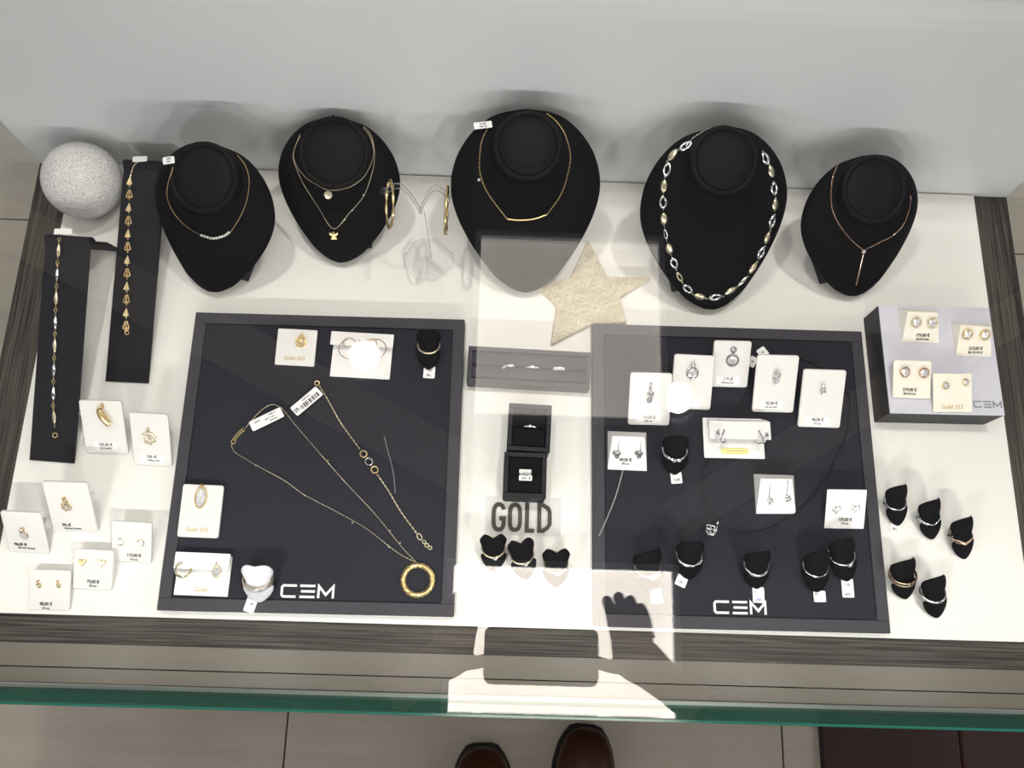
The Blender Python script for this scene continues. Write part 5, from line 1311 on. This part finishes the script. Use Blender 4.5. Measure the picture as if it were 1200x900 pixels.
for s, tagk in ((-1, 'l'), (1, 'r')):
    f_ = foot[s]; hx = PX + s * .095
    bd['hip' + tagk] = P_(hx, -.37, .22, .070); bd['knee' + tagk] = P_((hx + f_.x) / 2 + s * .004, -.375, -.08, .050); bd['calf' + tagk] = P_(f_.x + s * .004, -.405, -.22, .055); bd['ankle' + tagk] = P_(f_.x, f_.y - .235, -.44, .038)
    ed += [('crotch', 'hip' + tagk), ('hip' + tagk, 'knee' + tagk), ('knee' + tagk, 'calf' + tagk), ('calf' + tagk, 'ankle' + tagk)]
    wx = PX + s * .200; hx2 = PX + s * .128
    bd['sh' + tagk] = P_(PX + s * .17, -.36, .865, .046); bd['el' + tagk] = P_(PX + s * .35, -.22, .79, .044); bd['wr' + tagk] = P_(wx, -.065, 1.015, .032, .026); bd['pa' + tagk] = P_(hx2, -.012, 1.030, .042, .016)
    bd['fo' + tagk] = P_(PX + s * .298, -.130, .92, .040)
    ed += [('collar', 'sh' + tagk), ('sh' + tagk, 'el' + tagk), ('el' + tagk, 'fo' + tagk), ('fo' + tagk, 'wr' + tagk), ('wr' + tagk, 'pa' + tagk)]
    for q, (dx, ln) in enumerate(((.026, .052), (.011, .066), (-.006, .072), (-.023, .064))):
        k1, k2, k3 = 'f%d%s' % (q, tagk), 'g%d%s' % (q, tagk), 'h%d%s' % (q, tagk)
        bx = hx2 + s * dx * 1.0
        bd[k1] = P_(bx, .018, 1.032, .0104); bd[k2] = P_(bx - s * .006, .018 + ln * .5, 1.026, .0098); bd[k3] = P_(bx - s * .016, .018 + ln * .82, 1.014, .0088)
        ed += [('pa' + tagk, k1), (k1, k2), (k2, k3)]
    bd['t1' + tagk] = P_(hx2 - s * .022, -.030, 1.026, .012); bd['t2' + tagk] = P_(hx2 - s * .042, -.026, 1.022, .010); bd['t3' + tagk] = P_(hx2 - s * .060, -.018, 1.020, .0098)
    ed += [('pa' + tagk, 't1' + tagk), ('t1' + tagk, 't2' + tagk), ('t2' + tagk, 't3' + tagk)]
skinned('body', bd, ed, 'skin', person, 'pelvis', 1)
sw = {'hem': P_(PX, -.37, .33, .162, .130), 'pelvis': P_(PX, -.37, .44, .158, .125), 'waist': P_(PX, -.365, .56, .140, .11), 'chest': P_(PX, -.36, .74, .165, .12), 'collar': P_(PX, -.36, .87, .11, .088), 'neckband': P_(PX, -.352, .915, .066, .066)}
for tk in 'lr':
    sw['sh' + tk] = (bd['sh' + tk][0], .072, .072); sw['el' + tk] = (bd['el' + tk][0], .060, .060); sw['fo' + tk] = (bd['fo' + tk][0], .054, .054)
for s, tk in ((-1, 'l'), (1, 'r')): sw['cu' + tk] = (bd['wr' + tk][0].lerp(bd['fo' + tk][0], .18), .036, .032)
skinned('sweater', sw, [('hem', 'pelvis'), ('pelvis', 'waist'), ('waist', 'chest'), ('chest', 'collar'), ('collar', 'neckband'), ('collar', 'shl'), ('collar', 'shr'), ('shl', 'ell'), ('shr', 'elr'), ('ell', 'fol'), ('elr', 'for'), ('fol', 'cul'), ('for', 'cur')], 'sweater', person, 'pelvis')
tr = {'pelvis': P_(PX, -.37, .47, .140, .108), 'crotch': P_(PX, -.37, .35, .145, .112)}
for tk in 'lr':
    tr['hip' + tk] = (bd['hip' + tk][0], .092, .092); tr['knee' + tk] = (bd['knee' + tk][0], .072, .072); tr['calf' + tk] = (bd['calf' + tk][0], .070, .070)
for s, tk in ((-1, 'l'), (1, 'r')): tr['hem' + tk] = (bd['ankle' + tk][0] + Vector((0, -.01, .01)), .066, .066)
skinned('trousers', tr, [('pelvis', 'crotch'), ('crotch', 'hipl'), ('crotch', 'hipr'), ('hipl', 'kneel'), ('hipr', 'kneer'), ('kneel', 'calfl'), ('kneer', 'calfr'), ('calfl', 'heml'), ('calfr', 'hemr')], 'trousers', person, 'crotch')
hm = MB(); hm.ball((0, 0, 0), .1, 12, (.88, 1.0, .72)); hp = hm.build('hair', 'hair', person); hp.location = (0, -.335 + .30, 1.145 - FZ)
for s in (-1, 1):
    e_ = MB(); e_.torus((s * .083, -.005, 1.075 - FZ), (1, 0, 0), .018, .006, 16, 6, sq=1.4); e_.build('ear', 'skin', person)
nz_ = MB(); nz_.rings([[Vector((.012 * w_ * math.cos(a), .075 + .022 * w_ * max(0, math.sin(a)) , zz - FZ)) for a in [2 * PI * q / 12 for q in range(12)]] for zz, w_ in ((1.085, .5), (1.07, .8), (1.055, 1.1), (1.045, .8))]); nz_.build('nose', 'skin', person)
for s in (-1, 1):
    # shoe: sole plus rounded upper, toe towards +y
    f_ = foot[s]; sh = bpy.data.objects.new('shoe', None)
    def sec(y, w_, h_, zb=.014, n=20, top=1.0):
        out = []
        for q in range(n):
            a = 2 * PI * q / n; sx = math.copysign(abs(math.cos(a)) ** .8, math.cos(a)); sz = math.sin(a)
            out.append(Vector((w_ * sx, y, zb + h_ * (.5 + .5 * math.copysign(abs(sz) ** .85, sz)))))
        return out
    yaw_ = -.06 * s; R4 = T(f_.x - PX, f_.y + .30, 0.0005) @ RZ(yaw_)
    prof = [(-.001, .010, .016), (-.005, .022, .026), (-.014, .032, .036), (-.03, .040, .044), (-.055, .046, .050), (-.085, .048, .056), (-.12, .045, .066), (-.16, .040, .082), (-.20, .037, .098), (-.25, .036, .10), (-.28, .032, .096), (-.295, .022, .085), (-.30, .010, .07)]
    up_ = MB(); up_.rings([sec(y, w_, h_) for y, w_, h_ in prof], mtx=R4); uo = up_.build('shoe', 'shoe', person)
    outl = []
    for y, w_, _ in prof: outl.append((w_ + .004, y + (.004 if y > -.01 else 0)))
    pl = [(x, y) for x, y in outl] + [(-x, y) for x, y in outl[::-1]]
    so = MB(); so.slab(pl, 0, .016, .003, mtx=R4); so.build('sole', 'sole', uo)
    lt = MB()
    lt.tube([R4 @ Vector((x_, y_, z_)) for x_, y_, z_ in ((-.040, -.066, .030), (-.030, -.060, .054), (0, -.058, .0640), (.030, -.060, .054), (.040, -.066, .030))], .0014, 6); lt.build('toe_seam', 'sole', uo)
    lc = MB()
    for q in range(4): lc.tube([R4 @ Vector((x_, -.115 - .018 * q, z_ + .012 * q)) for x_, z_ in ((-.02, .074), (0, .082), (.02, .074))], .0022, 6)
    lc.build('laces', 'sole', uo)
ph = thing('phone', 'dark phone held level in both hands, reflected in the glass top', 'phone', loc=(.071, -.016, 1.004))
MB().slab(rrect(.164, .080, .012, 5), 0, .008, .001).build('phone_shell', 'phone', ph)
